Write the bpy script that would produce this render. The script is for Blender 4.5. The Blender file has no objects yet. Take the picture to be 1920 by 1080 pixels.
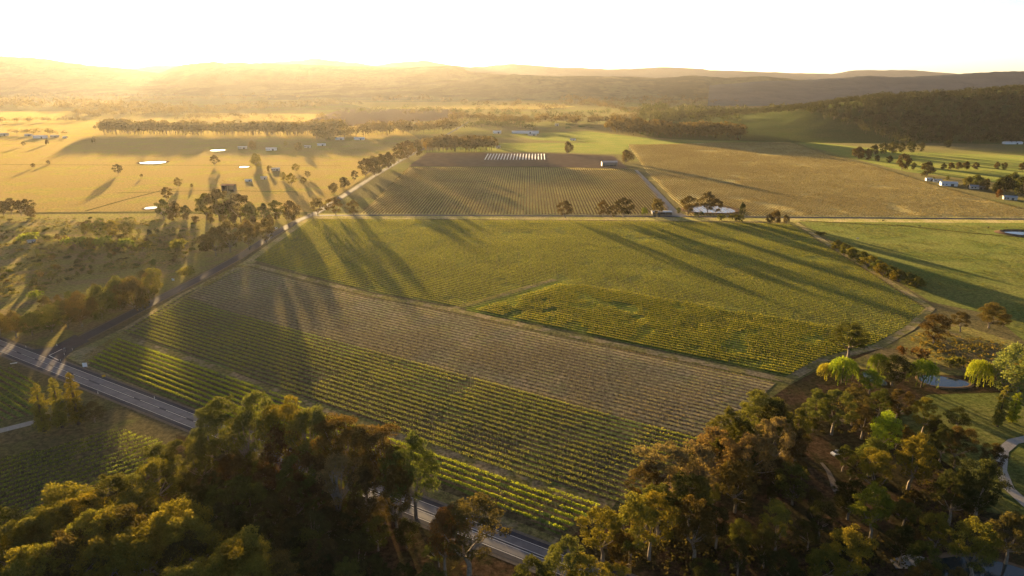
import bpy, math, random
import numpy as np
from mathutils import Vector
rnd = random.Random(7)
RNG = np.random.default_rng(7)
S = bpy.context.scene
C = S.collection

# ------------------------------------------------------------------ camera, sky, sun, exposure
H = 120.0                                  # camera height over the plain (rows come out 3 m apart)
PITCH = math.atan(390/1280)
cam = bpy.data.cameras.new('camera'); cam_o = bpy.data.objects.new('camera', cam); C.objects.link(cam_o)
cam.sensor_width = 36; cam.lens = 24.0; cam.clip_end = 60000; cam.clip_start = 0.5
cam_o.location = (0, 0, H); cam_o.rotation_euler = (math.pi/2-PITCH, 0, 0)
S.camera = cam_o
SUN_AZ = math.radians(-21.9)               # left of the view axis (+Y)
SUN_EL = math.radians(3.3)
w = bpy.data.worlds.new('World'); S.world = w; w.use_nodes = True
nt = w.node_tree
sky = nt.nodes.new('ShaderNodeTexSky'); sky.sky_type = 'NISHITA'; sky.sun_disc = False
sky.sun_elevation = SUN_EL; sky.sun_rotation = SUN_AZ
sky.altitude = 450; sky.air_density = 0.42; sky.dust_density = 1.4; sky.ozone_density = 0.8
bg = nt.nodes['Background']; bg.inputs['Strength'].default_value = 0.062
nt.links.new(sky.outputs[0], bg.inputs[0])
sun = bpy.data.lights.new('sun', 'SUN'); sun.energy = 5.0; sun.angle = math.radians(0.8); sun.color = (1.0, 0.67, 0.30)
sun_o = bpy.data.objects.new('sun', sun); C.objects.link(sun_o)
sd = Vector((math.sin(SUN_AZ)*math.cos(SUN_EL), math.cos(SUN_AZ)*math.cos(SUN_EL), math.sin(SUN_EL)))
sun_o.rotation_euler = sd.to_track_quat('Z', 'Y').to_euler(); sun_o.location = (-150, 300, 200)
S.view_settings.view_transform = 'Standard'; S.view_settings.look = 'None'
S.view_settings.exposure = 2.65; S.view_settings.gamma = 1.0
S.render.engine = 'CYCLES'
cy = S.cycles
cy.max_bounces = 5; cy.diffuse_bounces = 1; cy.glossy_bounces = 2; cy.transmission_bounces = 2
cy.volume_bounces = 0; cy.transparent_max_bounces = 8; cy.use_denoising = True
cy.caustics_reflective = False; cy.caustics_refractive = False
HAZE_DENSITY = 1.25e-5; HAZE_G = 0.56

# ------------------------------------------------------------------ helpers
cp, sp = math.cos(PITCH), math.sin(PITCH)
def G(px, py, z=0.0):
    """photo pixel (1920x1080) -> point on the level z"""
    u = (px-960)/1280; v = (540-py)/1280
    t = (H-z)/(sp-v*cp)
    return (u*t, t*(cp+v*sp))
def AT(px, py, D):
    """photo pixel -> point at forward distance D"""
    u = (px-960)/1280; v = (540-py)/1280
    t = D/(cp+v*sp)
    return (u*t, D, H+t*(v*cp-sp))
def PX(x, y, z):
    """world -> photo pixel"""
    dy, dz = y, z-H
    f = dy*cp-dz*sp; up = dy*sp+dz*cp
    return (960+1280*x/f, 540-1280*up/f)
def polyG(pts): return [G(*p) for p in pts]
def inside(x, y, poly):
    r = False; n = len(poly); j = n-1
    for i in range(n):
        xi, yi = poly[i]; xj, yj = poly[j]
        if (yi > y) != (yj > y) and x < (xj-xi)*(y-yi)/(yj-yi)+xi: r = not r
        j = i
    return r
def ordw(n):
    w_ = ['first','second','third','fourth','fifth','sixth','seventh','eighth','ninth','tenth']
    if n < 10: return w_[n]
    n += 1
    return f"{n}{'th' if 10 <= n % 100 <= 20 else {1:'st',2:'nd',3:'rd'}.get(n % 10,'th')}"
def tag(o, label=None, cat=None, group=None, kind=None):
    if label: o['label'] = label
    if cat: o['category'] = cat
    if group: o['group'] = group
    if kind: o['kind'] = kind
    return o
def link(name, me, mat=None, parent=None, loc=None):
    o = bpy.data.objects.new(name, me); C.objects.link(o)
    if mat is not None and me is not None and not me.materials: me.materials.append(mat)
    if parent is not None: o.parent = parent
    if loc is not None: o.location = loc
    return o
def empty(name, loc, rz=0.0):
    o = bpy.data.objects.new(name, None); C.objects.link(o)
    o.location = loc; o.rotation_euler = (0, 0, rz); o.empty_display_size = 0.3
    return o
def npmesh(name, V, F, tint=None, smooth=False, mats=(), midx=None):
    """V (n,3); F (m,3) or (m,4) int arrays (or list of such); tint per-vertex float"""
    V = np.asarray(V, dtype=np.float32)
    Fs = F if isinstance(F, list) else [F]
    Fs = [np.asarray(f, dtype=np.int32) for f in Fs if len(f)]
    me = bpy.data.meshes.new(name)
    nl = sum(f.size for f in Fs); npol = sum(len(f) for f in Fs)
    me.vertices.add(len(V)); me.vertices.foreach_set('co', V.ravel())
    me.loops.add(nl); me.polygons.add(npol)
    me.loops.foreach_set('vertex_index', np.concatenate([f.ravel() for f in Fs]))
    tot = np.concatenate([np.full(len(f), f.shape[1], dtype=np.int32) for f in Fs])
    st = np.concatenate([[0], np.cumsum(tot)[:-1]]).astype(np.int32)
    me.polygons.foreach_set('loop_start', st); me.polygons.foreach_set('loop_total', tot)
    if midx is not None: me.polygons.foreach_set('material_index', np.asarray(midx, dtype=np.int32))
    me.polygons.foreach_set('use_smooth', np.full(npol, smooth, dtype=bool))
    for m in mats: me.materials.append(m)
    if tint is not None:
        a = me.attributes.new('tint', 'FLOAT', 'POINT'); a.data.foreach_set('value', np.asarray(tint, dtype=np.float32))
    me.update(calc_edges=True); me.validate()
    return me
def leaves(cen, nrm, size, aspect=0.6, rng=RNG, up_axis=False):
    """diamond leaf faces: returns V (4n,3), F (n,4)"""
    n = len(cen)
    nrm = nrm/np.maximum(np.linalg.norm(nrm, axis=1, keepdims=True), 1e-6)
    r = rng.normal(size=(n, 3))
    if up_axis: r = np.tile(np.array([[0, 0, 1.0]]), (n, 1))+0.35*r
    a = np.cross(nrm, r); a /= np.maximum(np.linalg.norm(a, axis=1, keepdims=True), 1e-6)
    b = np.cross(nrm, a)
    s = np.asarray(size).reshape(-1, 1)*np.ones((n, 1))
    if up_axis: a, b = b, a
    V = np.stack([cen+a*s, cen+b*s*aspect, cen-a*s, cen-b*s*aspect], axis=1).reshape(-1, 3)
    F = np.arange(4*n).reshape(-1, 4)
    return V, F
def tube(path, radii, sides=6):
    path = [Vector(p) for p in path]; V = []; F = []
    for i, p in enumerate(path):
        d = (path[min(i+1, len(path)-1)]-path[max(i-1, 0)]).normalized()
        a = d.cross(Vector((0.31, 0.95, 0.05))).normalized(); b = d.cross(a)
        for k in range(sides):
            t = 2*math.pi*k/sides
            V.append(p+(a*math.cos(t)+b*math.sin(t))*radii[i])
    for i in range(len(path)-1):
        for k in range(sides):
            k2 = (k+1) % sides
            F.append((i*sides+k, i*sides+k2, (i+1)*sides+k2, (i+1)*sides+k))
    return [tuple(v) for v in V], F
class MB:
    """collects shapes into one mesh"""
    def __init__(s): s.V = []; s.F = []
    def add(s, V, F):
        o = len(s.V); s.V += [tuple(v) for v in V]; s.F += [tuple(i+o for i in f) for f in F]; return s
    def box(s, c, d, rz=0.0):
        x, y, z = (k/2 for k in d); V = []
        for sx, sy, sz in ((-1,-1,-1),(1,-1,-1),(1,1,-1),(-1,1,-1),(-1,-1,1),(1,-1,1),(1,1,1),(-1,1,1)):
            p = Vector((sx*x, sy*y, sz*z)); p.rotate(__import__('mathutils').Euler((0,0,rz))); V.append(tuple(p+Vector(c)))
        return s.add(V, [(0,3,2,1),(4,5,6,7),(0,1,5,4),(1,2,6,5),(2,3,7,6),(3,0,4,7)])
    def cyl(s, p0, p1, r0, r1=None, n=8):
        V, F = tube([p0, p1], [r0, r1 if r1 is not None else r0], n)
        F = F+[tuple(range(n))[::-1], tuple(range(n, 2*n))]
        return s.add(V, F)
    def mesh(s, name, smooth=False):
        me = bpy.data.meshes.new(name); me.from_pydata(s.V, [], s.F); me.update()
        if smooth: me.polygons.foreach_set('use_smooth', [True]*len(me.polygons))
        return me
    def build(s, name, mat, parent=None, loc=None, smooth=False): return link(name, s.mesh(name, smooth), mat, parent, loc)
def sheet(name, poly, z, mat, label=None, kind='structure'):
    me = bpy.data.meshes.new(name); me.from_pydata([(x, y, z) for x, y in poly], [], [tuple(range(len(poly)))]); me.update()
    if me.polygons[0].normal.z < 0: me.flip_normals()
    o = link(name, me, mat)
    return tag(o, kind=kind, label=label)
def strip_mesh(name, line, w0, z, off=0.0, dash=None):
    """ribbon along a polyline; off = lateral offset; dash=(on,off)"""
    pts = [Vector((x, y, 0)) for x, y in line]; dense = []
    for a, b in zip(pts, pts[1:]):
        n = max(1, int((b-a).length/4))
        dense += [a.lerp(b, i/n) for i in range(n)]
    dense.append(pts[-1]); V = []; F = []; acc = 0
    for i, p in enumerate(dense):
        d = (dense[min(i+1, len(dense)-1)]-dense[max(i-1, 0)]).normalized(); nn = Vector((d.y, -d.x, 0))
        ww = w0(i/(len(dense)-1)) if callable(w0) else w0
        for s_ in (-.5, .5):
            q = p+nn*(off+s_*ww); V.append((q.x, q.y, z))
        if i:
            acc += (p-dense[i-1]).length
            if dash is None or acc % (dash[0]+dash[1]) < dash[0]: F.append((2*i-2, 2*i-1, 2*i+1, 2*i))
    me = bpy.data.meshes.new(name); me.from_pydata(V, [], F); me.update()
    if me.polygons and me.polygons[0].normal.z < 0: me.flip_normals()
    return me

# ------------------------------------------------------------------ materials
SHEEN = 1.0; SHEEN_R = .45; SHT = 2.4
class NT:
    def __init__(s, name):
        s.m = bpy.data.materials.new(name); s.m.use_nodes = True; s.t = s.m.node_tree
        for n in list(s.t.nodes): s.t.nodes.remove(n)
        s.out = s.n('ShaderNodeOutputMaterial')
    def n(s, typ, **kw):
        n = s.t.nodes.new(typ)
        for k, v in kw.items():
            if k.startswith('_'): setattr(n, k[1:], v)
            else:
                key = k.replace('__', ' ')
                s.set(n.inputs[int(key[1:])] if key[0] == 'i' and key[1:].isdigit() else n.inputs[key], v)
        return n
    def set(s, inp, v):
        if isinstance(v, bpy.types.NodeSocket): s.t.links.new(v, inp)
        elif isinstance(v, bpy.types.Node): s.t.links.new(v.outputs[0], inp)
        elif isinstance(v, (tuple, list)) and len(v) == 3 and inp.type == 'RGBA': inp.default_value = (*v, 1)
        else: inp.default_value = v
    def pos(s): return s.n('ShaderNodeNewGeometry').outputs['Position']
    def noise(s, scale, detail=3, rough=.55, vec=None, dist=0.0):
        n = s.n('ShaderNodeTexNoise', Scale=scale, Detail=detail, Roughness=rough, Distortion=dist)
        s.set(n.inputs['Vector'], vec if vec is not None else s.pos()); return n
    def ramp(s, fac, a, b, smooth=True):
        n = s.n('ShaderNodeMapRange', _interpolation_type='SMOOTHSTEP' if smooth else 'LINEAR')
        s.set(n.inputs[0], fac); n.inputs[1].default_value = a; n.inputs[2].default_value = b; return n.outputs[0]
    def mix(s, f, a, b, typ='MIX'):
        n = s.n('ShaderNodeMix', _data_type='RGBA', _blend_type=typ)
        s.set(n.inputs[0], f); s.set(n.inputs[6], a); s.set(n.inputs[7], b); return n.outputs[2]
    def math(s, op, a, b=None, c=None):
        n = s.n('ShaderNodeMath', _operation=op); s.set(n.inputs[0], a)
        if b is not None: s.set(n.inputs[1], b)
        if c is not None: s.set(n.inputs[2], c)
        return n.outputs[0]
    def vmath(s, op, a, b=None):
        n = s.n('ShaderNodeVectorMath', _operation=op); s.set(n.inputs[0], a)
        if b is not None: s.set(n.inputs[1], b)
        return n.outputs['Value' if op in ('DOT_PRODUCT', 'LENGTH') else 'Vector']
    def mixs(s, f, a, b):
        n = s.n('ShaderNodeMixShader'); s.set(n.inputs[0], f); s.t.links.new(a.outputs[0], n.inputs[1]); s.t.links.new(b.outputs[0], n.inputs[2]); return n
    def surf(s, n): s.t.links.new(n.outputs[0], s.out.inputs['Surface']); return s.m
def stripe(k, ang, spacing, phase):
    """0 at a vine row, 1 mid-row; ang = row direction in degrees"""
    a = math.radians(ang); perp = (-math.sin(a), math.cos(a), 0.0)
    d = k.vmath('DOT_PRODUCT', k.pos(), perp)
    wob = k.math('MULTIPLY', k.noise(0.35, 2).outputs[0], 0.5)
    t = k.math('DIVIDE', k.math('ADD', k.math('SUBTRACT', d, phase), k.math('SUBTRACT', wob, .25)), spacing)
    return k.math('MULTIPLY', k.math('PINGPONG', t, 0.5), 2.0)
def grass_mat(name, c1, c2, c3=None, soil=None, soil_amt=0.35, patch=0.03, blades=0.75, rows=None, trans=None):
    """ground grown with grass: a tinted sheen stands in for the backlit glow of upright blades"""
    k = NT(name)
    big = k.ramp(k.noise(patch, 4, .6).outputs[0], .38, .62)
    mid = k.ramp(k.noise(patch*7, 6, .75).outputs[0], .40, .60)
    fine = k.noise(.55, 6, .78).outputs[0]
    col = k.mix(big, c1, c2)
    col = k.mix(k.math('MULTIPLY', mid, .85), col, c3 or c2)
    if soil:
        f = k.ramp(k.math('ADD', k.math('MULTIPLY', k.noise(patch*22, 5, .7).outputs[0], .6), k.math('MULTIPLY', big, .4)), .68-soil_amt, .86-soil_amt)
        soilc = k.mix(f, soil, col)
        if rows:
            st = stripe(k, *rows); f2 = k.ramp(st, .22, .55)
            col = k.mix(f2, soil, k.mix(.55, col, soilc))
        else: col = soilc
    col = k.mix(k.ramp(fine, .36, .66), k.mix(.62, col, (0, 0, 0)), k.mix(1.0, col, (1.25, 1.25, 1.2), 'MULTIPLY'))
    p = k.n('ShaderNodeBsdfPrincipled', Base__Color=col, Roughness=1.0)
    p.inputs['Specular IOR Level'].default_value = 0.0
    # upright blades stand in the low light: the fuzz lobe of the shader carries their glow
    sh = k.math('MULTIPLY', f2, SHEEN*blades) if (soil and rows) else SHEEN*blades
    k.set(p.inputs['Sheen Weight'], sh); p.inputs['Sheen Roughness'].default_value = SHEEN_R
    k.set(p.inputs['Sheen Tint'], k.mix(1.0, k.mix(.5, col, trans or c3 or c2), (SHT, SHT, SHT), 'MULTIPLY'))
    bn = k.n('ShaderNodeBump', Strength=.6, Distance=.25); k.set(bn.inputs['Height'], k.noise(1.5, 4, .7).outputs[0]); k.set(p.inputs['Normal'], bn.outputs[0])
    return k.surf(p)
def plain(name, col, rough=.8, var=.25, scale=3.0, bump=0.0, metal=0.0, spec=.2, col2=None):
    k = NT(name); n = k.noise(scale, 5, .65)
    c = k.mix(k.ramp(n.outputs[0], .3, .7), col, col2 or tuple(x*(1-var) for x in col))
    p = k.n('ShaderNodeBsdfPrincipled', Base__Color=c, Roughness=rough, Metallic=metal)
    p.inputs['Specular IOR Level'].default_value = spec
    if bump:
        bn = k.n('ShaderNodeBump', Strength=bump, Distance=.1); k.set(bn.inputs['Height'], n.outputs[0]); k.set(p.inputs['Normal'], bn.outputs[0])
    return k.surf(p)
def leaf_mat(name, col=None, trans=.4, warm=(1.25, 1.0, .55)):
    """leaf: colour from the object's own colour (or col), varied leaf by leaf"""
    k = NT(name)
    oi = k.n('ShaderNodeObjectInfo')
    base = oi.outputs['Color'] if col is None else col
    at = k.n('ShaderNodeAttribute', _attribute_name='tint').outputs['Fac']
    c = k.mix(at, k.mix(1.0, base, (.45, .52, .48), 'MULTIPLY'), k.mix(1.0, base, (1.5, 1.4, 1.15), 'MULTIPLY'))
    d = k.n('ShaderNodeBsdfDiffuse', Color=c)
    t = k.n('ShaderNodeBsdfTranslucent', Color=k.mix(1.0, c, warm, 'MULTIPLY'))
    return k.surf(k.mixs(trans, d, t))
M = {}
M['leaf'] = leaf_mat('leaf_foliage', trans=.46, warm=(1.25, 1.05, .5))
M['vine'] = leaf_mat('vine_leaf', trans=.5)
M['bark'] = plain('pale_bark', (.26, .21, .16), .9, .5, 1.5)
M['bark_dark'] = plain('dark_bark', (.10, .075, .055), .9, .4, 1.5)
M['post'] = plain('weathered_post', (.16, .13, .10), .9, .3, 2.0)
M['asphalt'] = plain('asphalt', (.050, .050, .064), .85, .35, .35, spec=.06)
M['asphalt_worn'] = plain('asphalt_worn', (.12, .115, .12), .8, .4, .5, spec=.15)
M['gravel'] = plain('gravel', (.17, .145, .12), 1.0, .35, 1.2, spec=.0)
M['gravel_pale'] = plain('pale_gravel', (.34, .31, .27), 1.0, .25, 1.0, spec=.0)
M['paint'] = plain('road_paint', (.75, .75, .72), .6, .2, 2.0)
M['white'] = plain('white_paint', (.78, .78, .76), .6, .08, .5)
M['yellow'] = plain('yellow_sign', (.75, .42, .02), .5, .05)
M['roof_white'] = plain('pale_metal_roof', (.55, .55, .55), .5, .1, .5)
M['roof_grey'] = plain('grey_metal_roof', (.32, .33, .35), .5, .15, .5)
M['roof_red'] = plain('rusty_roof', (.26, .12, .08), .7, .2, .5)
M['wall_cream'] = plain('cream_wall', (.55, .50, .42), .8, .1)
M['wall_dark'] = plain('dark_wall', (.10, .095, .09), .8, .2)
M['glass'] = plain('window_glass', (.03, .035, .04), .08, .1, spec=.6)
M['rubber'] = plain('rubber', (.03, .03, .03), .8, .1)
M['steel'] = plain('steel', (.35, .35, .36), .4, .1, metal=.8)
M['net'] = plain('white_cover', (.80, .79, .76), .7, .06)
k = NT('pond_water')
p_ = k.n('ShaderNodeBsdfPrincipled', Base__Color=(.02, .03, .03), Roughness=.06)
p_.inputs['Specular IOR Level'].default_value = .6
b_ = k.n('ShaderNodeBump', Strength=.06, Distance=.05); k.set(b_.inputs['Height'], k.noise(1.2, 3).outputs[0]); k.set(p_.inputs['Normal'], b_.outputs[0])
M['water'] = k.surf(p_)

GOLD = (.20, .165, .045)
M['ground'] = grass_mat('plain_grass', (.055, .072, .026), (.12, .11, .042), (.08, .085, .03), (.10, .08, .045), .18, .004, .4)
M['paddock'] = grass_mat('golden_paddock', (.085, .095, .026), (.145, .12, .038), (.075, .09, .026), (.12, .09, .045), .16, .02, .6, trans=(.165, .13, .036))
M['scrub'] = grass_mat('scrub_grass', (.075, .080, .026), (.13, .105, .042), (.10, .095, .03), (.12, .085, .05), .3, .05)
M['verge'] = grass_mat('verge_grass', (.14, .125, .045), (.20, .16, .07), (.12, .12, .04), (.22, .17, .10), .3, .06)
M['pasture'] = grass_mat('green_pasture', (.050, .072, .020), (.095, .090, .032), (.068, .078, .022), None, 0, .025)
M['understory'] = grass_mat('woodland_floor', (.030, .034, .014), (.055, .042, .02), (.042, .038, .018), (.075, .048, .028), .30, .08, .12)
M['tilled'] = plain('tilled_soil', (.16, .115, .085), .95, .25, .08, spec=.0, col2=(.12, .085, .065))
M['track'] = grass_mat('track_grass', (.12, .12, .04), (.17, .14, .06), (.14, .13, .045), (.22, .17, .11), .3, .1, .5)

# ------------------------------------------------------------------ the setting: ground, hills, fields, roads, water
def ground_sheet():
    xs = np.array([-13500, 13500.0]); ys = np.array([-500, 13500.0])
    V = [(x, y, 0.0) for y in ys for x in xs]
    me = bpy.data.meshes.new('ground'); me.from_pydata(V, [], [(0, 1, 3, 2)]); me.update()
    return tag(link('ground', me, M['ground']), kind='structure', label='wide grassy plain reaching to the hills')
ground_sheet()
def vnoise(x, y, seed, octs=4, f0=1.0):
    """smooth value noise for arrays"""
    r = np.random.default_rng(seed); tab = r.random((64, 64)); o = np.zeros_like(x, dtype=float); a = 1.0; tot = 0
    for _ in range(octs):
        X = x*f0; Y = y*f0; xi = np.floor(X).astype(int); yi = np.floor(Y).astype(int); fx = X-xi; fy = Y-yi
        fx = fx*fx*(3-2*fx); fy = fy*fy*(3-2*fy)
        g = lambda i, j: tab[(xi+i) % 64, (yi+j) % 64]
        o += a*((g(0,0)*(1-fx)+g(1,0)*fx)*(1-fy)+(g(0,1)*(1-fx)+g(1,1)*fx)*fy); tot += a; a *= .5; f0 *= 2.03
    return o/tot
def ridge(name, label, D, near, far, prof, mat, seed, nx=260, ny=34, rough=.25):
    """a hill range: crest drawn through pixel/height profile at distance D, real depth in front and behind"""
    px = np.array([p[0] for p in prof], float); py = np.array([p[1] for p in prof], float)
    u = np.linspace(px[0], px[-1], nx)
    cy_ = np.interp(u, px, py)
    crest = np.array([AT(a, b, D) for a, b in zip(u, cy_)])
    s = np.linspace(0, 1, ny); V = np.zeros((ny, nx, 3))
    for j, t in enumerate(s):
        Y = D-near+(near+far)*t; q = (Y-(D-near))/near if Y < D else 1-(Y-D)/far
        env = q*q*(3-2*q)
        x = crest[:, 0]*(Y/D)
        nz = vnoise(x/near*3.0+seed, np.full(nx, Y)/near*3.0, seed, 5)
        z = np.maximum(crest[:, 2], 0)*(env*(1-rough*(1-env)*2*(1-nz)) + rough*.35*(nz-.5)*4*env*(1-env))
        jit = (vnoise(x/(D*.012), np.full(nx, Y)/(D*.012), seed+3, 4)-.5)*crest[:, 2]*.11*env
        V[j, :, 0] = x; V[j, :, 1] = Y; V[j, :, 2] = z+jit-2*(1-env)
    F = [(j*nx+i, j*nx+i+1, (j+1)*nx+i+1, (j+1)*nx+i) for j in range(ny-1) for i in range(nx-1)]
    me = npmesh(name, V.reshape(-1, 3), np.array(F), smooth=True, mats=(mat,))
    return tag(link(name, me), kind='structure', label=label)
def hill_mat(name, c1, c2, c3, sc):
    k = NT(name); n1 = k.noise(sc, 5, .65).outputs[0]; n2 = k.noise(sc*9, 4, .7).outputs[0]
    c = k.mix(k.ramp(n1, .42, .58), c1, c2); c = k.mix(k.math('MULTIPLY', k.ramp(n2, .45, .7), .7), c, c3)
    d = k.n('ShaderNodeBsdfDiffuse', Color=c)
    b = k.n('ShaderNodeBump', Strength=.9, Distance=12.0); k.set(b.inputs['Height'], n2); k.set(d.inputs['Normal'], b.outputs[0])
    return k.surf(d)
M['hill_far'] = hill_mat('hazed_hill_forest', (.055, .078, .095), (.07, .09, .105), (.042, .062, .076), .0012)  # forest colour paled and blued to stand in for distance haze
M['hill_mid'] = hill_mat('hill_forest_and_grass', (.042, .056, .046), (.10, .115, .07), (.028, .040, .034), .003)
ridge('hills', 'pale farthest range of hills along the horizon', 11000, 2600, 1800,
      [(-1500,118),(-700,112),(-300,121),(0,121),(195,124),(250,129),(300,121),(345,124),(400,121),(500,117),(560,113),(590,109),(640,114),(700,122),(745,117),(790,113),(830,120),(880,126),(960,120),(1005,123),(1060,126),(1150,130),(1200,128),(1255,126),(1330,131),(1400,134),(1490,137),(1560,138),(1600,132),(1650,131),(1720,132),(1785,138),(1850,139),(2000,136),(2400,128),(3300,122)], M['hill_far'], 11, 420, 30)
ridge('hills', 'golden hills below the setting sun', 7600, 2200, 1500,
      [(-1500,110),(-600,100),(-200,104),(0,105),(60,108),(130,117),(200,126),(300,137),(340,122),(380,116),(480,118),(560,121),(640,124),(760,127),(850,123),(885,135),(960,141),(1060,146),(1200,149),(1500,151)], M['hill_mid'], 23, 380, 34)
ridge('hills', 'low rolling rise with scattered trees in the middle distance', 5600, 1300, 1200,
      [(500,168),(700,162),(860,150),(960,140),(1040,142),(1150,143),(1230,147),(1300,141),(1360,146),(1440,143),(1500,150),(1620,152),(1760,151),(2000,153)], M['hill_mid'], 31, 260, 30)
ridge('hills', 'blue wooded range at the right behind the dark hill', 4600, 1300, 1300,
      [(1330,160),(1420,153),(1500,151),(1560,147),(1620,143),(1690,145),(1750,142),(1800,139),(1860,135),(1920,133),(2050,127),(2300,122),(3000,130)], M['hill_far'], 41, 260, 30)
M['hill_grass'] = grass_mat('hill_pasture', (.04, .06, .02), (.06, .07, .026), (.05, .06, .022), None, 0, .01, .25)
HILL = [(1060,248),(1150,238),(1230,230),(1300,224),(1400,217),(1480,208),(1560,196),(1640,186),(1720,181),(1800,178),(1870,171),(1920,168),(2050,160),(2400,150),(3000,170)]
hill_o = ridge('hill', 'dark wooded hill at the right', 1950, 640, 900, HILL, M['hill_grass'], 53, 200, 40, .18)
hill_V = np.array([v.co[:] for v in hill_o.data.vertices]).reshape(40, 200, 3)

# field sheets, each a few centimetres over the one below
ROW = 3.0
AB = -32.0
def perp_phase(pt, ang):
    a = math.radians(ang); return -math.sin(a)*pt[0]+math.cos(a)*pt[1]
HWD = (math.cos(math.radians(-30.9)), math.sin(math.radians(-30.9)))
hw0 = G(240, 742)
HW = [(hw0[0]+HWD[0]*t, hw0[1]+HWD[1]*t) for t in (-260, -120, 0, 120, 250, 330)]
SIDE = polyG([(97,668),(122,652),(160,632),(215,604),(300,560),(385,517),(450,481),(510,441),(560,413),(590,401),(640,370),(700,331),(760,296),(800,276),(842,250),(880,228)])
PA = polyG([(165,684),(226,636),(400,694),(600,774),(850,861),(1000,914),(1128,950),(1048,1003),(815,900),(400,778)])
PB = polyG([(232,622),(350,550),(462,500),(600,537),(700,560),(850,588),(1000,622),(1200,664),(1455,718),(1380,790),(1310,838),(1170,945),(1000,903),(850,849),(600,762),(400,684)])
PB1 = polyG([(352,556),(462,500),(600,537),(700,560),(850,588),(1000,622),(1200,664),(1455,718),(1390,780),(1345,826),(1250,806),(1041,751),(897,712),(776,680),(587,628),(430,585)])
PC2 = polyG([(866,583),(1046,528),(1210,556),(1409,589),(1521,608),(1644,629),(1640,646),(1540,672),(1478,706),(1200,648),(1000,606)])
PC = polyG([(476,488),(582,411),(900,413),(1250,416),(1480,420),(1560,468),(1700,556),(1738,582),(1700,612),(1640,646),(1540,672),(1478,706),(1200,648),(1000,606),(850,574),(700,548),(600,522)])
PD = polyG([(676,401),(766,314),(1000,314),(1190,318),(1262,402),(960,402)])
PF = polyG([(1290,404),(1212,322),(1178,272),(1330,268),(1478,266),(1560,292),(1640,312),(1760,350),(1915,392),(1990,408)])
PG = polyG([(-420,860),(-200,815),(0,862),(100,842),(205,806),(300,830),(322,850),(290,885),(150,945),(0,1010),(-300,1120)])
PH = polyG([(-260,655),(-100,650),(0,686),(62,714),(86,742),(60,778),(0,790),(-200,830)])
ph = perp_phase(G(232, 636), AB)
M['soilA'] = grass_mat('front_vineyard_floor', (.07, .12, .022), (.10, .13, .032), (.09, .125, .028), (.13, .095, .06), .3, .05, .6, rows=(AB, ROW, ph))
M['soilB'] = grass_mat('brown_vineyard_floor', (.085, .13, .028), (.13, .13, .05), (.11, .14, .034), (.105, .075, .058), .3, .02, .6, rows=(AB, ROW, ph))
M['soilB1'] = grass_mat('pale_vineyard_floor', (.18, .165, .09), (.225, .18, .13), (.165, .165, .075), (.125, .095, .075), .3, .015, .5, rows=(AB, ROW, ph))
M['soilC2'] = grass_mat('lush_vineyard_floor', (.085, .15, .022), (.14, .165, .035), (.12, .16, .028), (.05, .065, .02), .2, .03, .6, rows=(AB, ROW, ph), trans=(.17, .19, .035))
M['soilC'] = grass_mat('grassy_vineyard_floor', (.085, .135, .026), (.145, .155, .042), (.115, .145, .032), (.085, .085, .036), .2, .02, .55, rows=(AB, ROW, ph), trans=(.16, .17, .035))
M['soilF'] = grass_mat('right_vineyard_floor', (.17, .145, .06), (.25, .205, .105), (.18, .16, .065), (.13, .10, .06), .3, .012, .7, rows=(88.6, ROW, perp_phase(G(963,400), 88.6)))
M['soilD'] = grass_mat('far_vineyard_floor', (.20, .175, .07), (.25, .205, .09), (.19, .175, .07), (.15, .105, .07), .3, .015, .75, rows=(88.6, ROW, perp_phase(G(963,400), 88.6)))
M['soilG'] = grass_mat('left_vineyard_floor', (.07, .085, .028), (.10, .10, .04), (.085, .09, .03), (.11, .085, .055), .3, .04, .6, rows=(43.7, ROW, 0.0))
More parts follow.
